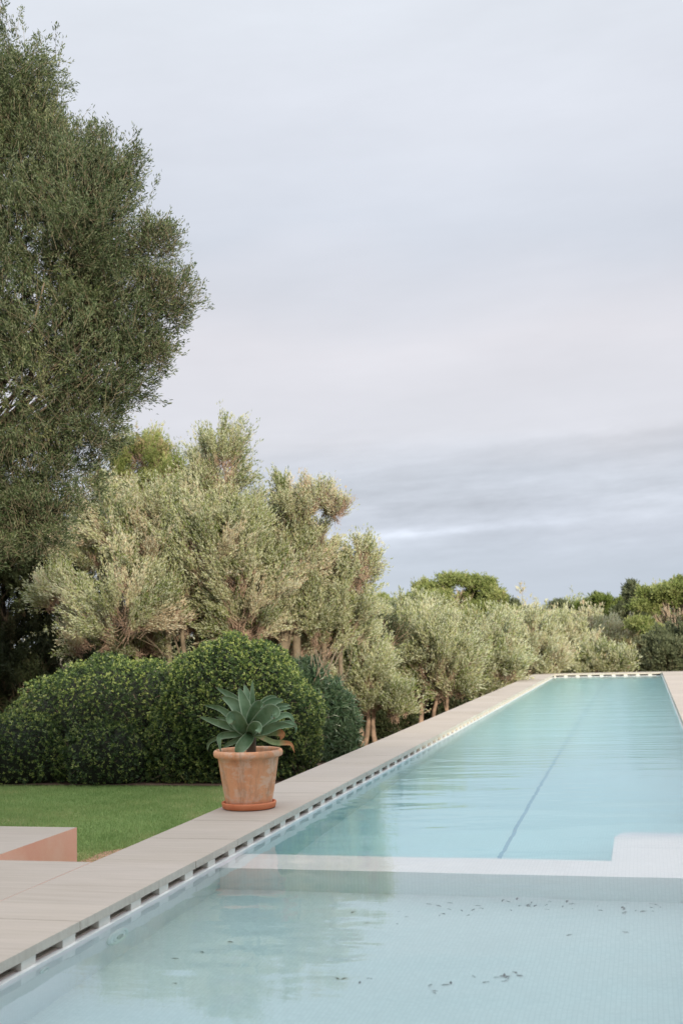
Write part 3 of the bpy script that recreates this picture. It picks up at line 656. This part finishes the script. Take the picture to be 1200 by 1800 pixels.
def agave_leaf(pts, w, face=0.85, old=False, cup=0.35, wp=0.42, twist=0.0):
    """pts: crop x, crop y, depth towards viewer; w = widest width in crop px"""
    K = [Vector(AP(*p)) for p in pts]; w = w / 6.0 * PCY / F * 1.03
    # Catmull-Rom through the points
    K2 = [K[0] * 2 - K[1]] + K + [K[-1] * 2 - K[-2]]; C_ = []; n = 22; seg = len(K) - 1
    for i in range(n + 1):
        u = i / n * seg; j = min(int(u), seg - 1); tt = u - j; a, b_, c_, d_ = K2[j:j + 4]
        C_.append(0.5 * ((2 * b_) + (c_ - a) * tt + (2 * a - 5 * b_ + 4 * c_ - d_) * tt ** 2 + (3 * b_ - a - 3 * c_ + d_) * tt ** 3))
    V = []; al = []; ed = []; view = Vector(-FWD); m_ = 9; prev = None
    for i, p in enumerate(C_):
        tg = (C_[min(i + 1, n)] - C_[max(i - 1, 0)]).normalized(); u = i / n
        sx = tg.cross(view); sx = sx.normalized() if sx.length > 0.15 else Vector(RIGHT)
        dz = view - tg * view.dot(tg); dz = dz.normalized() if dz.length > 0.1 else Vector((0, 0, 1))
        side = (sx * face + dz * (1 - face) * 1.2).normalized()
        if prev is not None and side.dot(prev) < 0: side = -side
        if prev is not None: side = (side * 0.6 + prev * 0.4).normalized()
        prev = side; nn = side.cross(tg).normalized()
        if nn.dot(view) < 0: nn = -nn
        if u < wp: wd = 0.62 + 0.38 * math.sin(u / wp * math.pi / 2)
        else: wd = max(0.0, 1 - ((u - wp) / (1 - wp)) ** 1.9) ** 0.9
        wd = max(wd * w * 0.5, 0.0012); th = (0.013 * (1 - u) ** 0.8 + 0.0012) * min(1, wd / 0.02)
        for s_ in (1, -1):
            for k in range(m_):
                v = (k / (m_ - 1) - 0.5) * 2 * (s_)
                q = p + side * v * wd + nn * (cup * wd * v * v) - nn * (0 if s_ > 0 else th * (1 - v * v))
                V.append(q); al.append(u); ed.append(abs(v))
    Fc = []; c = 2 * m_
    for i in range(n):
        for k in range(c): Fc.append((i * c + k, i * c + (k + 1) % c, (i + 1) * c + (k + 1) % c, (i + 1) * c + k))
    me = bpy.data.meshes.new('leaf'); me.from_pydata([tuple(v) for v in V], [], Fc); me.materials.append(M['agave_old'] if old else M['agave'])
    for nm, arr in (('along', al), ('edge', ed)):
        a = me.attributes.new(nm, 'FLOAT', 'POINT'); a.data.foreach_set('value', arr)
    me.polygons.foreach_set('use_smooth', [True] * len(Fc)); me.update()
    return link('leaf', me, ag)
O = (590, 585)
AL = [  # points base..tip, width, face, kwargs
    ([(600, 560, -.02), (530, 360, -.09), (420, 215, -.14), (225, 100, -.18)], 105, .85, {}),
    ([(590, 570, .0), (500, 370, .0), (420, 270, -.02), (290, 205, -.04)], 140, .95, {}),
    ([(600, 560, -.03), (600, 320, -.07), (570, 190, -.10), (535, 70, -.13)], 95, .9, {}),
    ([(600, 540, .0), (628, 330, -.01), (624, 180, -.01), (626, 20, -.01)], 62, .8, {}),
    ([(590, 580, .02), (570, 380, .05), (530, 240, .05), (475, 105, .03)], 125, .95, {}),
    ([(570, 580, -.03), (400, 420, -.06), (280, 330, -.08), (95, 292, -.10)], 80, .8, {}),
    ([(570, 590, .02), (400, 520, .05), (250, 475, .07), (50, 412, .06)], 95, .85, {}),
    ([(580, 570, -.05), (430, 480, -.12), (330, 440, -.15), (225, 415, -.17)], 55, .8, {}),
    ([(610, 560, -.06), (700, 350, -.13), (790, 240, -.17), (890, 205, -.20)], 100, .85, {}),
    ([(610, 560, -.04), (720, 370, -.08), (830, 265, -.11), (960, 240, -.12)], 120, .9, {}),
    ([(620, 570, -.05), (770, 420, -.11), (890, 310, -.14), (1035, 298, -.16)], 85, .8, {}),
    ([(620, 580, -.03), (800, 420, -.07), (900, 345, -.09), (1045, 325, -.10)], 60, .75, {}),
    ([(620, 590, .0), (770, 500, .02), (900, 420, .03), (1010, 405, .03), (1072, 490, .03)], 72, .75, {}),
    ([(620, 590, .03), (760, 560, .07), (900, 510, .10), (1085, 520, .12)], 100, .85, {}),
    ([(600, 580, .03), (625, 440, .10), (670, 340, .14), (700, 285, .16), (748, 300, .19)], 150, .95, {}),
    ([(600, 585, .04), (690, 470, .12), (780, 385, .18), (830, 355, .20), (872, 385, .23), (845, 440, .25)], 165, .95, {'wp': .5}),
    ([(590, 590, .03), (520, 530, .12), (470, 450, .19), (420, 415, .22), (385, 450, .25), (400, 500, .26)], 165, .9, {'wp': .45}),
    ([(585, 590, .00), (470, 530, .05), (400, 460, .10), (375, 415, .12), (350, 440, .14)], 90, .85, {}),
    ([(600, 590, .05), (620, 560, .14), (650, 525, .21), (685, 530, .25), (700, 600, .28)], 130, .95, {'wp': .55}),
    ([(600, 600, .03), (580, 640, .11), (530, 700, .18), (475, 765, .22), (440, 800, .23)], 135, .95, {'old': False, 'cup': .25, 'wp': .5}),
    ([(590, 595, .0), (460, 600, .08), (320, 610, .14), (270, 650, .17), (290, 800, .18)], 75, .9, {}),
    ([(580, 600, -.03), (400, 620, -.04), (230, 650, -.03), (160, 700, -.02), (148, 785, -.02)], 50, .75, {}),
    ([(590, 605, .02), (480, 650, .10), (380, 700, .15), (300, 750, .18)], 62, .8, {}),
    ([(620, 595, .0), (750, 590, .03), (870, 580, .06), (935, 605, .08), (915, 665, .09)], 80, .85, {'old': True, 'wp': .6}),
    ([(620, 600, .03), (740, 645, .08), (850, 690, .12), (950, 695, .14), (1030, 710, .15), (1066, 800, .15)], 58, .8, {'old': True}),
    ([(600, 600, -.06), (820, 520, -.16), (1000, 480, -.2), (1075, 520, -.22), (1075, 600, -.23)], 46, .7, {}),
    ([(600, 570, -.06), (640, 400, -.14), (660, 320, -.18), (690, 240, -.22)], 80, .8, {}),
    ([(590, 580, -.06), (520, 440, -.16), (470, 380, -.22), (420, 330, -.26)], 75, .8, {}),
]
for pts, w_, fc, kw in AL: agave_leaf(pts, w_, fc, **kw)

# ------------------------------------------------------------------ clipped hedge mounds
def mound(name, label, seed, px_lobes, Y, n_ros, group='clipped round shrubs behind the lawn'):
    s = Y / F * 1.03; rng = np.random.default_rng(seed); lobes = []
    for l in px_lobes:
        p = P(l[0], l[1], Y + l[4]); lobes.append((p, np.array([l[2] * s, (l[2] * 0.5 + l[3] * 0.5) * s * 0.9, l[3] * s])))
    c0 = lobes[0][0]; root = empty(name, (c0[0], c0[1], -0.3)); tag(root, label, 'shrub', group)
    tot = sum(r[0] * r[2] for _, r in lobes); Vs = []; Fs = []; ts = []; nv = 0
    coreV = []; coreF = []
    for p, r in lobes:
        k = int(n_ros * r[0] * r[2] / tot); d = rdir(rng, k)
        # shoulders: fuller than an ellipsoid, walls drop straight to the ground
        stray = np.where(rng.random(k) < 0.05, rng.uniform(0, 0.045, k), 0.0); lump = 1 + stray + 0.06 * np.sin(d[:, 0] * 7 + seed) * np.sin(d[:, 2] * 6 + 1) + 0.035 * np.sin(d[:, 0] * 17 + d[:, 2] * 13 + seed) + rng.normal(0, 0.012, k)
        dep = rng.random(k) ** 2.0 * 0.16
        q = d * (lump - dep)[:, None]
        lowm = q[:, 2] < 0; hz = np.hypot(q[:, 0], q[:, 1]); sc_ = np.where(lowm, (1 + 0.55 * np.minimum(1, -q[:, 2])) , 1.0)
        hz2 = np.minimum(hz * sc_, lump - dep * 0.8); f_ = hz2 / np.maximum(hz, 1e-6); q[:, 0] *= f_; q[:, 1] *= f_
        q = p + q * r; ok = q[:, 2] > -0.27
        for p2, r2 in lobes:
            if p2 is p: continue
            ok &= (((q - p2) / r2) ** 2).sum(1) > 0.72
        q = q[ok]; dd = unit(d[ok] / r); dpo = dep[ok]; k = len(q)
        nl = 7; ax = unit(dd + np.array([0, 0, 0.7]) + rdir(rng, k) * 0.45)
        axr = np.repeat(ax, nl, 0); pos = np.repeat(q, nl, 0) + rng.normal(size=(k * nl, 3)) * 0.006
        ld = unit(axr * 0.75 + rdir(rng, k * nl) * 0.95)
        V, Fq = leaf_geo(rng, pos, ld, rng.uniform(0.020, 0.036, k * nl), rng.uniform(0.010, 0.017, k * nl), 0.08)
        Vs.append(V); Fs.append(Fq + nv); nv += len(V)
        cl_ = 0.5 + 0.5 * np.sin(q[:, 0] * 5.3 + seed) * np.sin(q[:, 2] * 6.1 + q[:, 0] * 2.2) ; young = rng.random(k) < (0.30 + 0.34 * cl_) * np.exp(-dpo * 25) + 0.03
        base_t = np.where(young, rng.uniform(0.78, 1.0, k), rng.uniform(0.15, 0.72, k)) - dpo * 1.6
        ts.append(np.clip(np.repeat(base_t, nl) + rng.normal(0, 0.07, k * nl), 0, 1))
        # bare twigs showing low down
        ns = int(k * 0.025); j = rng.integers(0, k, ns); low = q[j, 2] < 0.9; j = j[low]; ns = len(j)
        if ns:
            e = q[j] + unit(rdir(rng, ns) + np.array([0, 0, 0.2])) * rng.uniform(0.05, 0.16, ns)[:, None]
            V, Fq = stick_geo(rng, q[j], e, np.full(ns, 0.0022)); Vs.append(V); Fs.append(Fq + nv); nv += len(V); ts.append(np.full(2 * ns, -1.0))
        # solid near-black core, its colour stands in for shade inside the mound
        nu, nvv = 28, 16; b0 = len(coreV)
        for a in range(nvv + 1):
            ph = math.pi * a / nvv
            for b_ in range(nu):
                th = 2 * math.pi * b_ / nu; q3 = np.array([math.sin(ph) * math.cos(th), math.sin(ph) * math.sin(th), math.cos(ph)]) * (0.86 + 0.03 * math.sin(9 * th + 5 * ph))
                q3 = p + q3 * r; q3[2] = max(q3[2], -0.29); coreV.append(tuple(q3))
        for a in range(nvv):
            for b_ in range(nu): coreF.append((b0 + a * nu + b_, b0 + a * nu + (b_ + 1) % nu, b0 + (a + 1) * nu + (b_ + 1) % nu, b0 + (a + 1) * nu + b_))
    tn = np.concatenate(ts); mi = (tn < -0.5).astype(int)
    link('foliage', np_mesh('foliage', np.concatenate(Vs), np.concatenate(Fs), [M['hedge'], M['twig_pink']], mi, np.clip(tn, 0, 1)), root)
    mesh('shade_core', coreV, coreF, M['core'], smooth=True, parent=root)
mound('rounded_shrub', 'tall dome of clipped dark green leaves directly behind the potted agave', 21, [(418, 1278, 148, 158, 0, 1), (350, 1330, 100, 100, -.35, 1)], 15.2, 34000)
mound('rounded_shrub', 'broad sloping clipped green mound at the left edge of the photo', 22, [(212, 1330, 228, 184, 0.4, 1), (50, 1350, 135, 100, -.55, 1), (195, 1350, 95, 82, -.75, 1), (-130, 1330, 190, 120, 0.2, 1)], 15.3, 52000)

# oleander behind the dome
rng = np.random.default_rng(31); s = 17.2 / F * 1.03
ol = empty('oleander_bush', (P(565, 1300, 17.2)[0], 17.2, -0.4)); tag(ol, 'oleander with long narrow dark green leaves beside the tall clipped dome', 'bush')
Vs = []; Fs = []; ts = []; nv = 0
for cx, cy, rx, ry, k in ((560, 1270, 62, 85, 900), (600, 1290, 32, 75, 320), (535, 1200, 42, 42, 230), (560, 1350, 72, 60, 300)):
    c = P(cx, cy, 17.2); d = rdir(rng, k); rad = rng.uniform(0.5, 1, k) ** 0.5
    b_ = c + d * np.array([rx * s, rx * s, ry * s]) * rad[:, None]; b_ = b_[b_[:, 2] > -0.35]; d = unit(d[:len(b_)] + np.array([0.15, -0.1, 0.6])); k = len(b_)
    nl = 16; pos = np.repeat(b_, nl, 0) + np.repeat(d, nl, 0) * rng.uniform(-0.10, 0.06, k * nl)[:, None]
    ld = unit(np.repeat(d, nl, 0) * 0.7 + rdir(rng, k * nl) * 0.85 + np.array([0, 0, -0.05]))
    V, Fq = leaf_geo(rng, pos, ld, rng.uniform(0.09, 0.15, k * nl), rng.uniform(0.014, 0.021, k * nl), 0.06)
    Vs.append(V); Fs.append(Fq + nv); nv += len(V); ts.append(np.clip(np.repeat(rng.uniform(0.2, 0.9, k), nl) + rng.normal(0, 0.12, k * nl), 0, 1))
link('foliage', np_mesh('foliage', np.concatenate(Vs), np.concatenate(Fs), M['oleander'], None, np.concatenate(ts)), ol)
mb = MB(); rn = random.Random(4); c = P(560, 1300, 17.2)
for k in range(12): mb.tube([(c[0] + rn.uniform(-.1, .1), 17.2 + rn.uniform(-.1, .1), -0.4), (c[0] + rn.uniform(-.3, .3), 17.2 + rn.uniform(-.3, .3), 0.5), (c[0] + rn.uniform(-.5, .5), 17.2 + rn.uniform(-.5, .5), 1.3)], [0.02, 0.014, 0.005], 5)
mb.build('stem', M['bark'], ol, smooth=True)

# ------------------------------------------------------------------ the big wild olive at the left
BY = 11.6
def mixed(c): return [M[c], M['twig']]
big = [(-250, 500, 400, 430, 0), (-60, 330, 230, 260, 0), (60, 480, 225, 220, 0), (150, 420, 150, 170, -.2), (215, 540, 135, 130, 0), (90, 650, 210, 190, -.1), (170, 640, 120, 120, .2),
       (-20, 830, 190, 140, 0), (100, 820, 125, 115, .2), (150, 740, 90, 80, .1), (40, 940, 110, 60, .1), (-100, 120, 200, 220, 0), (20, 160, 130, 160, 0), (60, 250, 120, 140, .2), (-60, 960, 120, 70, -.2), (-330, 800, 300, 170, 0), (-250, 180, 300, 260, 0.2), (130, 310, 110, 120, 0), (290, 520, 72, 66, 0.1), (265, 430, 60, 70, 0), (270, 620, 50, 50, .1), (190, 300, 80, 90, 0), (60, 900, 90, 60, 0)]
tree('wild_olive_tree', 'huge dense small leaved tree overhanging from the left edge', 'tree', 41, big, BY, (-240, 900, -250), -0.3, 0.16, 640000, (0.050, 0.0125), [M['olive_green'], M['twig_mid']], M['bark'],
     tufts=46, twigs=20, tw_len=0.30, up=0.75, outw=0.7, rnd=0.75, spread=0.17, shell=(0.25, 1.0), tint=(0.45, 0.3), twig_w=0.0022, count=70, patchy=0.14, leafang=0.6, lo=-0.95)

# ------------------------------------------------------------------ olive grove
LF = (0.068, 0.016)
G = 'olive trees in the grove beyond the garden'
def olive(label, seed, lobes, Y, tr, gz_, n, stems=None, cm='olive', tw='twig_pink', leaf=None, bark='bark', r0=0.065, **kw):
    k = dict(tufts=30, twigs=16, tw_len=0.9, up=0.95, outw=0.8, rnd=0.35, spread=0.08, tint=(0.55, 0.24), twig_w=0.0035 * max(1, Y / 24), patchy=0.27, leafang=0.42, wisp=0.10)
    if Y > 30: k['wisp'] = 0.0
    k.update(kw)
    lobes = [(l[0] - (5 if Y < 24 else 0), l[1] + 0.22 * l[3] + 5) + tuple(l[2:]) for l in lobes]
    lf = leaf or (max(LF[0], 0.0034 * Y), max(LF[1], 0.00092 * Y))
    return tree('olive_tree', label, 'tree', seed, lobes, Y, tr, gz_, r0, n, lf, [M[cm], M[tw]], M[bark], G, stems, **k)
olive('silvery wild olive rising behind the broad clipped mound, under the big overhanging tree', 51,
      [(215, 910, 62, 62, 0), (280, 895, 56, 60, .3), (215, 1050, 85, 75, -.8, 1.1, .12), (110, 1030, 45, 50, -.3), (270, 975, 85, 80, 0), (300, 1060, 60, 60, -.2, .7), (170, 960, 60, 60, .4), (250, 1110, 70, 45, .3, .9, -.1), (170, 1110, 60, 45, 0, .8, -.1)], 21.0, (288, 1040, 300), -0.7, 150000, [(235, 1100, 262), (320, 1060, 330)])
olive('tallest silvery wild olive, its bare trunk showing above the clipped dome', 52,
      [(392, 812, 48, 74, .3, .8, .05), (340, 915, 58, 80, .2), (425, 915, 52, 60, 0), (365, 845, 35, 45, .2, .7), (385, 960, 85, 80, -.4, 1.1), (340, 1020, 55, 60, 0, .6), (440, 1030, 75, 75, -.3), (350, 1085, 60, 40, .3, .5, -.15), (430, 1090, 70, 45, -.1, .9, -.1)], 21.5, (374, 1050, 372), -0.8, 160000, [(410, 1080, 392), (350, 1060, 330)])
olive('loose reddish grey olive whose sparse arm reaches out over the sky', 53,
      [(515, 880, 46, 50, 0, .9), (562, 872, 36, 36, 0, .4, .2), (500, 985, 70, 75, 0, 1, .1), (545, 960, 45, 55, .2, .8, .15), (598, 888, 26, 26, 0, .3, .3), (455, 960, 60, 70, .3), (490, 1070, 70, 55, 0, .9, -.1)], 22.0, (500, 1090, 470), -0.8, 105000, [(520, 1080, 520)], r0=.12)
olive('full round olive at the right end of the tall olives, above the oleander', 54,
      [(590, 1050, 60, 70, 0), (640, 975, 24, 44, .2, .7), (620, 1010, 34, 44, .2, .8), (560, 1100, 60, 60, 0, .9), (612, 1085, 42, 55, .2), (540, 1060, 60, 65, -.3, .8), (500, 1120, 60, 50, 0, .7)], 22.5, (570, 1110, 560), -0.8, 90000, [(600, 1120, 590)], patchy=.12)
olive('lime green tree top showing behind the tall olives', 55, [(250, 795, 50, 36, 0), (290, 840, 45, 45, 0), (215, 850, 50, 50, 0)], 29.0, (255, 900, 255), -1.2, 30000, cm='pine', up=.6)
olive('small two stemmed olive right of the oleander', 56, [(640, 1165, 48, 52, 0), (650, 1210, 45, 40, 0), (610, 1190, 35, 45, .2), (690, 1225, 38, 38, -.3, 1, -.2), (640, 1125, 40, 35, .4)], 26.0, (628, 1240, 634), -1.0, 48000, [(648, 1230, 640), (655, 1240, 655)], bark='bark_red', patchy=.1)
olive('leafy olive with twin leaning trunks by the pool edge', 57, [(735, 1115, 65, 55, 0), (700, 1150, 45, 45, 0), (770, 1150, 62, 62, -.3), (730, 1190, 55, 48, 0, 1, -.15), (790, 1190, 45, 38, 0, 1, -.1)], 31.0, (738, 1215, 733), -1.4, 62000, [(770, 1205, 750), (785, 1215, 786)], bark='bark_red', patchy=.12)
olive('greyish olive standing just left of the bright green pine', 58, [(705, 1090, 45, 35, 0), (745, 1085, 40, 30, 0)], 36.0, (720, 1150, 720), -1.6, 22000, patchy=.1)
olive('broad olive in the middle of the row below the bright pine', 59, [(845, 1130, 60, 50, 0), (815, 1160, 50, 50, -.3), (875, 1165, 50, 45, 0), (835, 1200, 60, 35, 0, 1, -.15)], 37.0, (845, 1200, 840), -1.7, 50000, [(870, 1200, 870)], patchy=.12)
olive('pinkish grey olive right of the middle of the row', 60, [(925, 1115, 45, 42, 0), (900, 1150, 50, 42, 0), (950, 1150, 42, 40, 0), (915, 1185, 60, 32, 0)], 43.0, (920, 1180, 920), -1.8, 42000, tint=(.72, .2), patchy=.1)
olive('pale brownish olive above the far left pool corner', 61, [(985, 1120, 38, 38, 0), (1010, 1145, 38, 35, 0), (975, 1165, 45, 32, -.3), (1010, 1175, 45, 25, 0)], 47.0, (990, 1170, 990), -1.9, 34000, tint=(.72, .2), patchy=.1)
olive('low silvery olive right above the far pool end', 62, [(1040, 1165, 42, 28, 0), (1075, 1160, 35, 28, 0, 1, -.15), (1050, 1180, 60, 18, 0)], 46.0, (1050, 1180, 1050), -1.9, 24000, patchy=.12)
olive('brownish olive behind the low silvery one at the far pool end', 63, [(1045, 1110, 40, 32, 0), (1085, 1120, 35, 30, 0), (1020, 1120, 35, 30, 0), (1080, 1145, 50, 28, 0)], 58.0, (1050, 1140, 1050), -2.0, 30000, tint=(.75, .2), patchy=.12)
olive('dark reddish evergreen filling the gap behind the small two stemmed olive', 64, [(590, 1180, 60, 80, 0, 1, -.2), (560, 1140, 60, 50, 0), (660, 1130, 50, 40, 0)], 27.5, (600, 1200, 600), -1.1, 36000, cm='dark_leaf')
def other(name, label, seed, lobes, Y, tr, gz_, n, cm, bark='bark', tw='twig', leaf=None, r0=.14, group=None, **kw):
    k = dict(tufts=16, twigs=14, tw_len=0.5, up=.7, outw=.8, rnd=.6, spread=.22, tint=(.45, .25), twig_w=.0045 * max(1, Y / 30), patchy=.12)
    k.update(kw)
    lf = leaf or (0.0034 * Y, 0.0011 * Y)
    return tree(name, label, 'tree', seed, lobes, Y, tr, gz_, r0, n, lf, [M[cm], M[tw]], M[bark], group, **k)
# shaded evergreens closing the left side
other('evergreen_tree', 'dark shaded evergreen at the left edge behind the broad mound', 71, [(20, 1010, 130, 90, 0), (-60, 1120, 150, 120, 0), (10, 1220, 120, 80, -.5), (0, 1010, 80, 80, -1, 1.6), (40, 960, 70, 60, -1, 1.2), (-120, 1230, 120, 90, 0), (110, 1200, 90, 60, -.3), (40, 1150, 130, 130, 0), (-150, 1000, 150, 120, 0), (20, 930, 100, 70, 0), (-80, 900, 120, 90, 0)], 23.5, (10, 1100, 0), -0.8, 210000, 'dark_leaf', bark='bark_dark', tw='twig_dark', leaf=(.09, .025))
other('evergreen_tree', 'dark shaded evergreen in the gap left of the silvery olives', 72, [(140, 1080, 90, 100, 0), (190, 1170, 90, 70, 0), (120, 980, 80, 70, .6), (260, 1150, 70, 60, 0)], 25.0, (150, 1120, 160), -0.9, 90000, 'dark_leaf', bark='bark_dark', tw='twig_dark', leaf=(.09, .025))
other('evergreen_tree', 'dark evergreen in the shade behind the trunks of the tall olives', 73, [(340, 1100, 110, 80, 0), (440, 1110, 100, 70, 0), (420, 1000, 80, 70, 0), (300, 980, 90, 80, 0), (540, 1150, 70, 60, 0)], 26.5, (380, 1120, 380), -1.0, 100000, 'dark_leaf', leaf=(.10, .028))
# undergrowth under the grove
def shrubs(name, label, seed, spots_, cm, group, leaf=None):
    for i, (x, y, rx, ry, Y, lab) in enumerate(spots_):
        s_ = Y / F * 1.03; p = P(x, y, Y); e_ = empty(name, (p[0], p[1], gz(p[0], Y))); tag(e_, lab, 'bush', group)
        me, tp = crown('foliage', seed + i, [(p[0], p[1], p[2], rx * s_, rx * s_ * .8, ry * s_)], int(rx * ry * 7), leaf or (.0036 * Y, .0012 * Y), [M[cm], M['twig']], tufts=26, twigs=12, tw_len=.4, up=.7, patchy=.12, lo=-.9)
        link('foliage', me, e_)
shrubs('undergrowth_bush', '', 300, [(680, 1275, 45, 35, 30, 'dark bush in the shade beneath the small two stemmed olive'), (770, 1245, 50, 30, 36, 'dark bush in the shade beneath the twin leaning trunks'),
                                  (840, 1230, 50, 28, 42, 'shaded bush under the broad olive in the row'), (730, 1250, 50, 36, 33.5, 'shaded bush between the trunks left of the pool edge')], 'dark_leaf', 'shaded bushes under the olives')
shrubs('pool_side_bush', '', 330, [(1170, 1165, 42, 38, 48, 'dark grey green bush at the far right pool corner'), (1215, 1150, 40, 55, 50, 'dark bush cut by the right edge of the photo')], 'bush_grey', 'dark bushes at the far pool corner')
shrubs('dry_thicket', '', 350, [(1110, 1160, 38, 28, 52, 'yellow brown dry thicket left of the dark corner bush'), (1145, 1140, 36, 30, 54, 'yellow brown dry thicket under the right hand pine'), (1075, 1175, 45, 14, 48, 'low dry thicket right behind the far pool edge')], 'dry', 'dry thickets beyond the pool')
# pines
PK = dict(tufts=20, twigs=16, tw_len=.30, up=.9, outw=.6, rnd=.9, spread=.19, tint=(.5, .3), patchy=.13, shell=(.45, 1.0), lo=-.35, leafang=1.1)
other('pine_tree', 'bright green round topped pine standing above the olive row', 81,
      [(748, 1040, 24, 17, 0), (775, 1058, 30, 22, -.6), (740, 1072, 28, 18, 0), (800, 1026, 34, 15, 0), (845, 1035, 26, 20, .3), (868, 1056, 24, 20, 0), (820, 1062, 26, 20, .6, .7), (845, 1085, 36, 22, -.5), (795, 1090, 34, 22, -.5), (885, 1085, 22, 20, 0), (765, 1095, 34, 20, 0), (722, 1058, 12, 12, 0), (820, 1110, 50, 22, 0), (895, 1110, 30, 22, 0)],
      58.0, (808, 1100, 815), -2.2, 62000, 'pine', 'bark_pale', r0=.22, count=60, **PK)
other('pine_tree', 'small pine top left of the bright round topped pine', 82, [(675, 1066, 22, 16, 0), (655, 1075, 20, 16, 0), (690, 1082, 20, 14, 0)], 56.0, (672, 1100, 672), -2.2, 12000, 'pine', r0=.15, **PK)
other('pine_tree', 'bright pine with pale bare limbs at the right edge of the photo', 83,
      [(1150, 1052, 26, 16, 0), (1185, 1040, 34, 14, 0), (1215, 1055, 36, 22, 0), (1130, 1070, 22, 14, 0), (1180, 1062, 26, 12, .5, .6), (1150, 1115, 30, 12, -.8), (1175, 1128, 24, 12, -.8), (1125, 1100, 22, 12, -.4, .8), (1235, 1095, 34, 26, 0), (1205, 1030, 26, 12, .5)],
      54.0, (1183, 1125, 1188), -2.2, 44000, 'pine', 'bark_pale', r0=.24, count=60, stems=[(1195, 1110, 1195)], **PK)
G2 = 'trees on the skyline at the right'
SK = dict(tufts=14, twigs=14, tw_len=.4, up=.8, patchy=.12)
other('evergreen_tree', 'small dark rounded tree at the left end of the right skyline', 84, [(985, 1078, 20, 15, 0), (1000, 1092, 22, 16, 0), (975, 1095, 18, 14, 0)], 66.0, (988, 1110, 988), -2.4, 14000, 'bush_grey', group=G2, **SK)
other('evergreen_tree', 'low green tree crown in the middle of the right skyline', 85, [(1035, 1074, 26, 16, 0), (1062, 1066, 26, 15, 0), (1085, 1072, 22, 16, 0), (1030, 1092, 30, 18, 0), (1075, 1090, 34, 18, 0)], 64.0, (1050, 1110, 1050), -2.4, 26000, 'pine', group=G2, tint=(.15, .2), **{k: v for k, v in SK.items()})
other('evergreen_tree', 'dark pointed tree just left of the pine with bare limbs', 86, [(1113, 1050, 15, 18, 0), (1120, 1072, 20, 20, 0), (1100, 1085, 18, 18, 0), (1135, 1058, 14, 14, 0)], 60.0, (1112, 1110, 1112), -2.3, 18000, 'bush_grey', group=G2, **SK)
other('evergreen_tree', 'grey tree crown between the bright round pine and the olives', 87, [(905, 1075, 14, 14, 0), (920, 1088, 24, 16, 0), (940, 1095, 26, 16, 0)], 62.0, (915, 1110, 915), -2.4, 14000, 'bush_grey', group=G2, **SK)
# far wood closing the view behind them
Vs = []; lob = []; rn = random.Random(9)
for k in range(46):
    x = -900 + k * 62 + rn.uniform(-20, 20); y = 1118 + rn.uniform(-8, 10) - 0.026 * (x - 1130) * 0.0
    Yk = 84 + rn.uniform(-8, 10); p = P(x, y, Yk); lob.append((p[0], p[1], p[2] - 0.6, 3.2, 2.5, 2.2, 1, rn.uniform(-.2, .2)))
me, _ = crown('far_wood', 401, lob, 110000, (0.36, 0.12), [M['olive'], M['twig']], tufts=12, twigs=10, tw_len=.4, twig_w=.01, lo=-.9)
tag(link('far_wood', me), 'distant belt of olive trees merging into one mass', 'wood', kind='stuff')

# ------------------------------------------------------------------ unseen building added behind the viewer to throw shade over the terrace
M['plaster'] = plain('plaster', (0.60, 0.40, 0.31), 0.9, 0.1, 2); M['roof'] = plain('roof', (0.40, 0.20, 0.12), 0.9, 0.3, 5); M['glass'] = plain('glass', (0.05, 0.06, 0.07), 0.1, 0.1); M['frame'] = plain('frame', (0.35, 0.30, 0.24), 0.6, 0.1)
shade_house = empty('shade_villa', (0, -9, 0)); tag(shade_house, 'unseen pink building with tiled roof added to shade the terrace', 'shade_house')
mb = MB(); mb.box(-14, 22, -14, -4.2, -0.3, 7.0); mb.build('wall', M['plaster'], shade_house)
mesh('roof', [(-14.5, -3.7, 6.95), (22.5, -3.7, 6.95), (22.5, -14.5, 6.95), (-14.5, -14.5, 6.95), (-12.5, -7.5, 8.7), (20.5, -7.5, 8.7)], [(0, 1, 5, 4), (1, 2, 5), (2, 3, 4, 5), (3, 0, 4), (3, 2, 1, 0)], M['roof'], parent=shade_house)
for fl in (0, 1, 2):
    for k in range(8):
        x = -11.5 + k * 4.2; z = 0.3 + fl * 2.3; h_ = 1.6 if fl else 1.9
        fr = MB().box(x - .62, x + .62, -4.198, -4.13, z - .06, z + h_ + .06).build('window', M['frame'], shade_house)
        MB().box(x - .55, x + .55, -4.129, -4.115, z, z + h_).build('pane', M['glass'], None)
        pn = bpy.context.scene.objects[-1]
for o in [o for o in COL.objects if o.name.startswith('pane')]:
    ws = [w_ for w_ in shade_house.children if w_.name.startswith('window')]
    c_ = sum((Vector(v.co) for v in o.data.vertices), Vector()) / len(o.data.vertices)
    best = min(ws, key=lambda w_: (sum((Vector(v.co) for v in w_.data.vertices), Vector()) / len(w_.data.vertices) - c_).length)
    o.parent = best; o.location = (0, 0, 0)
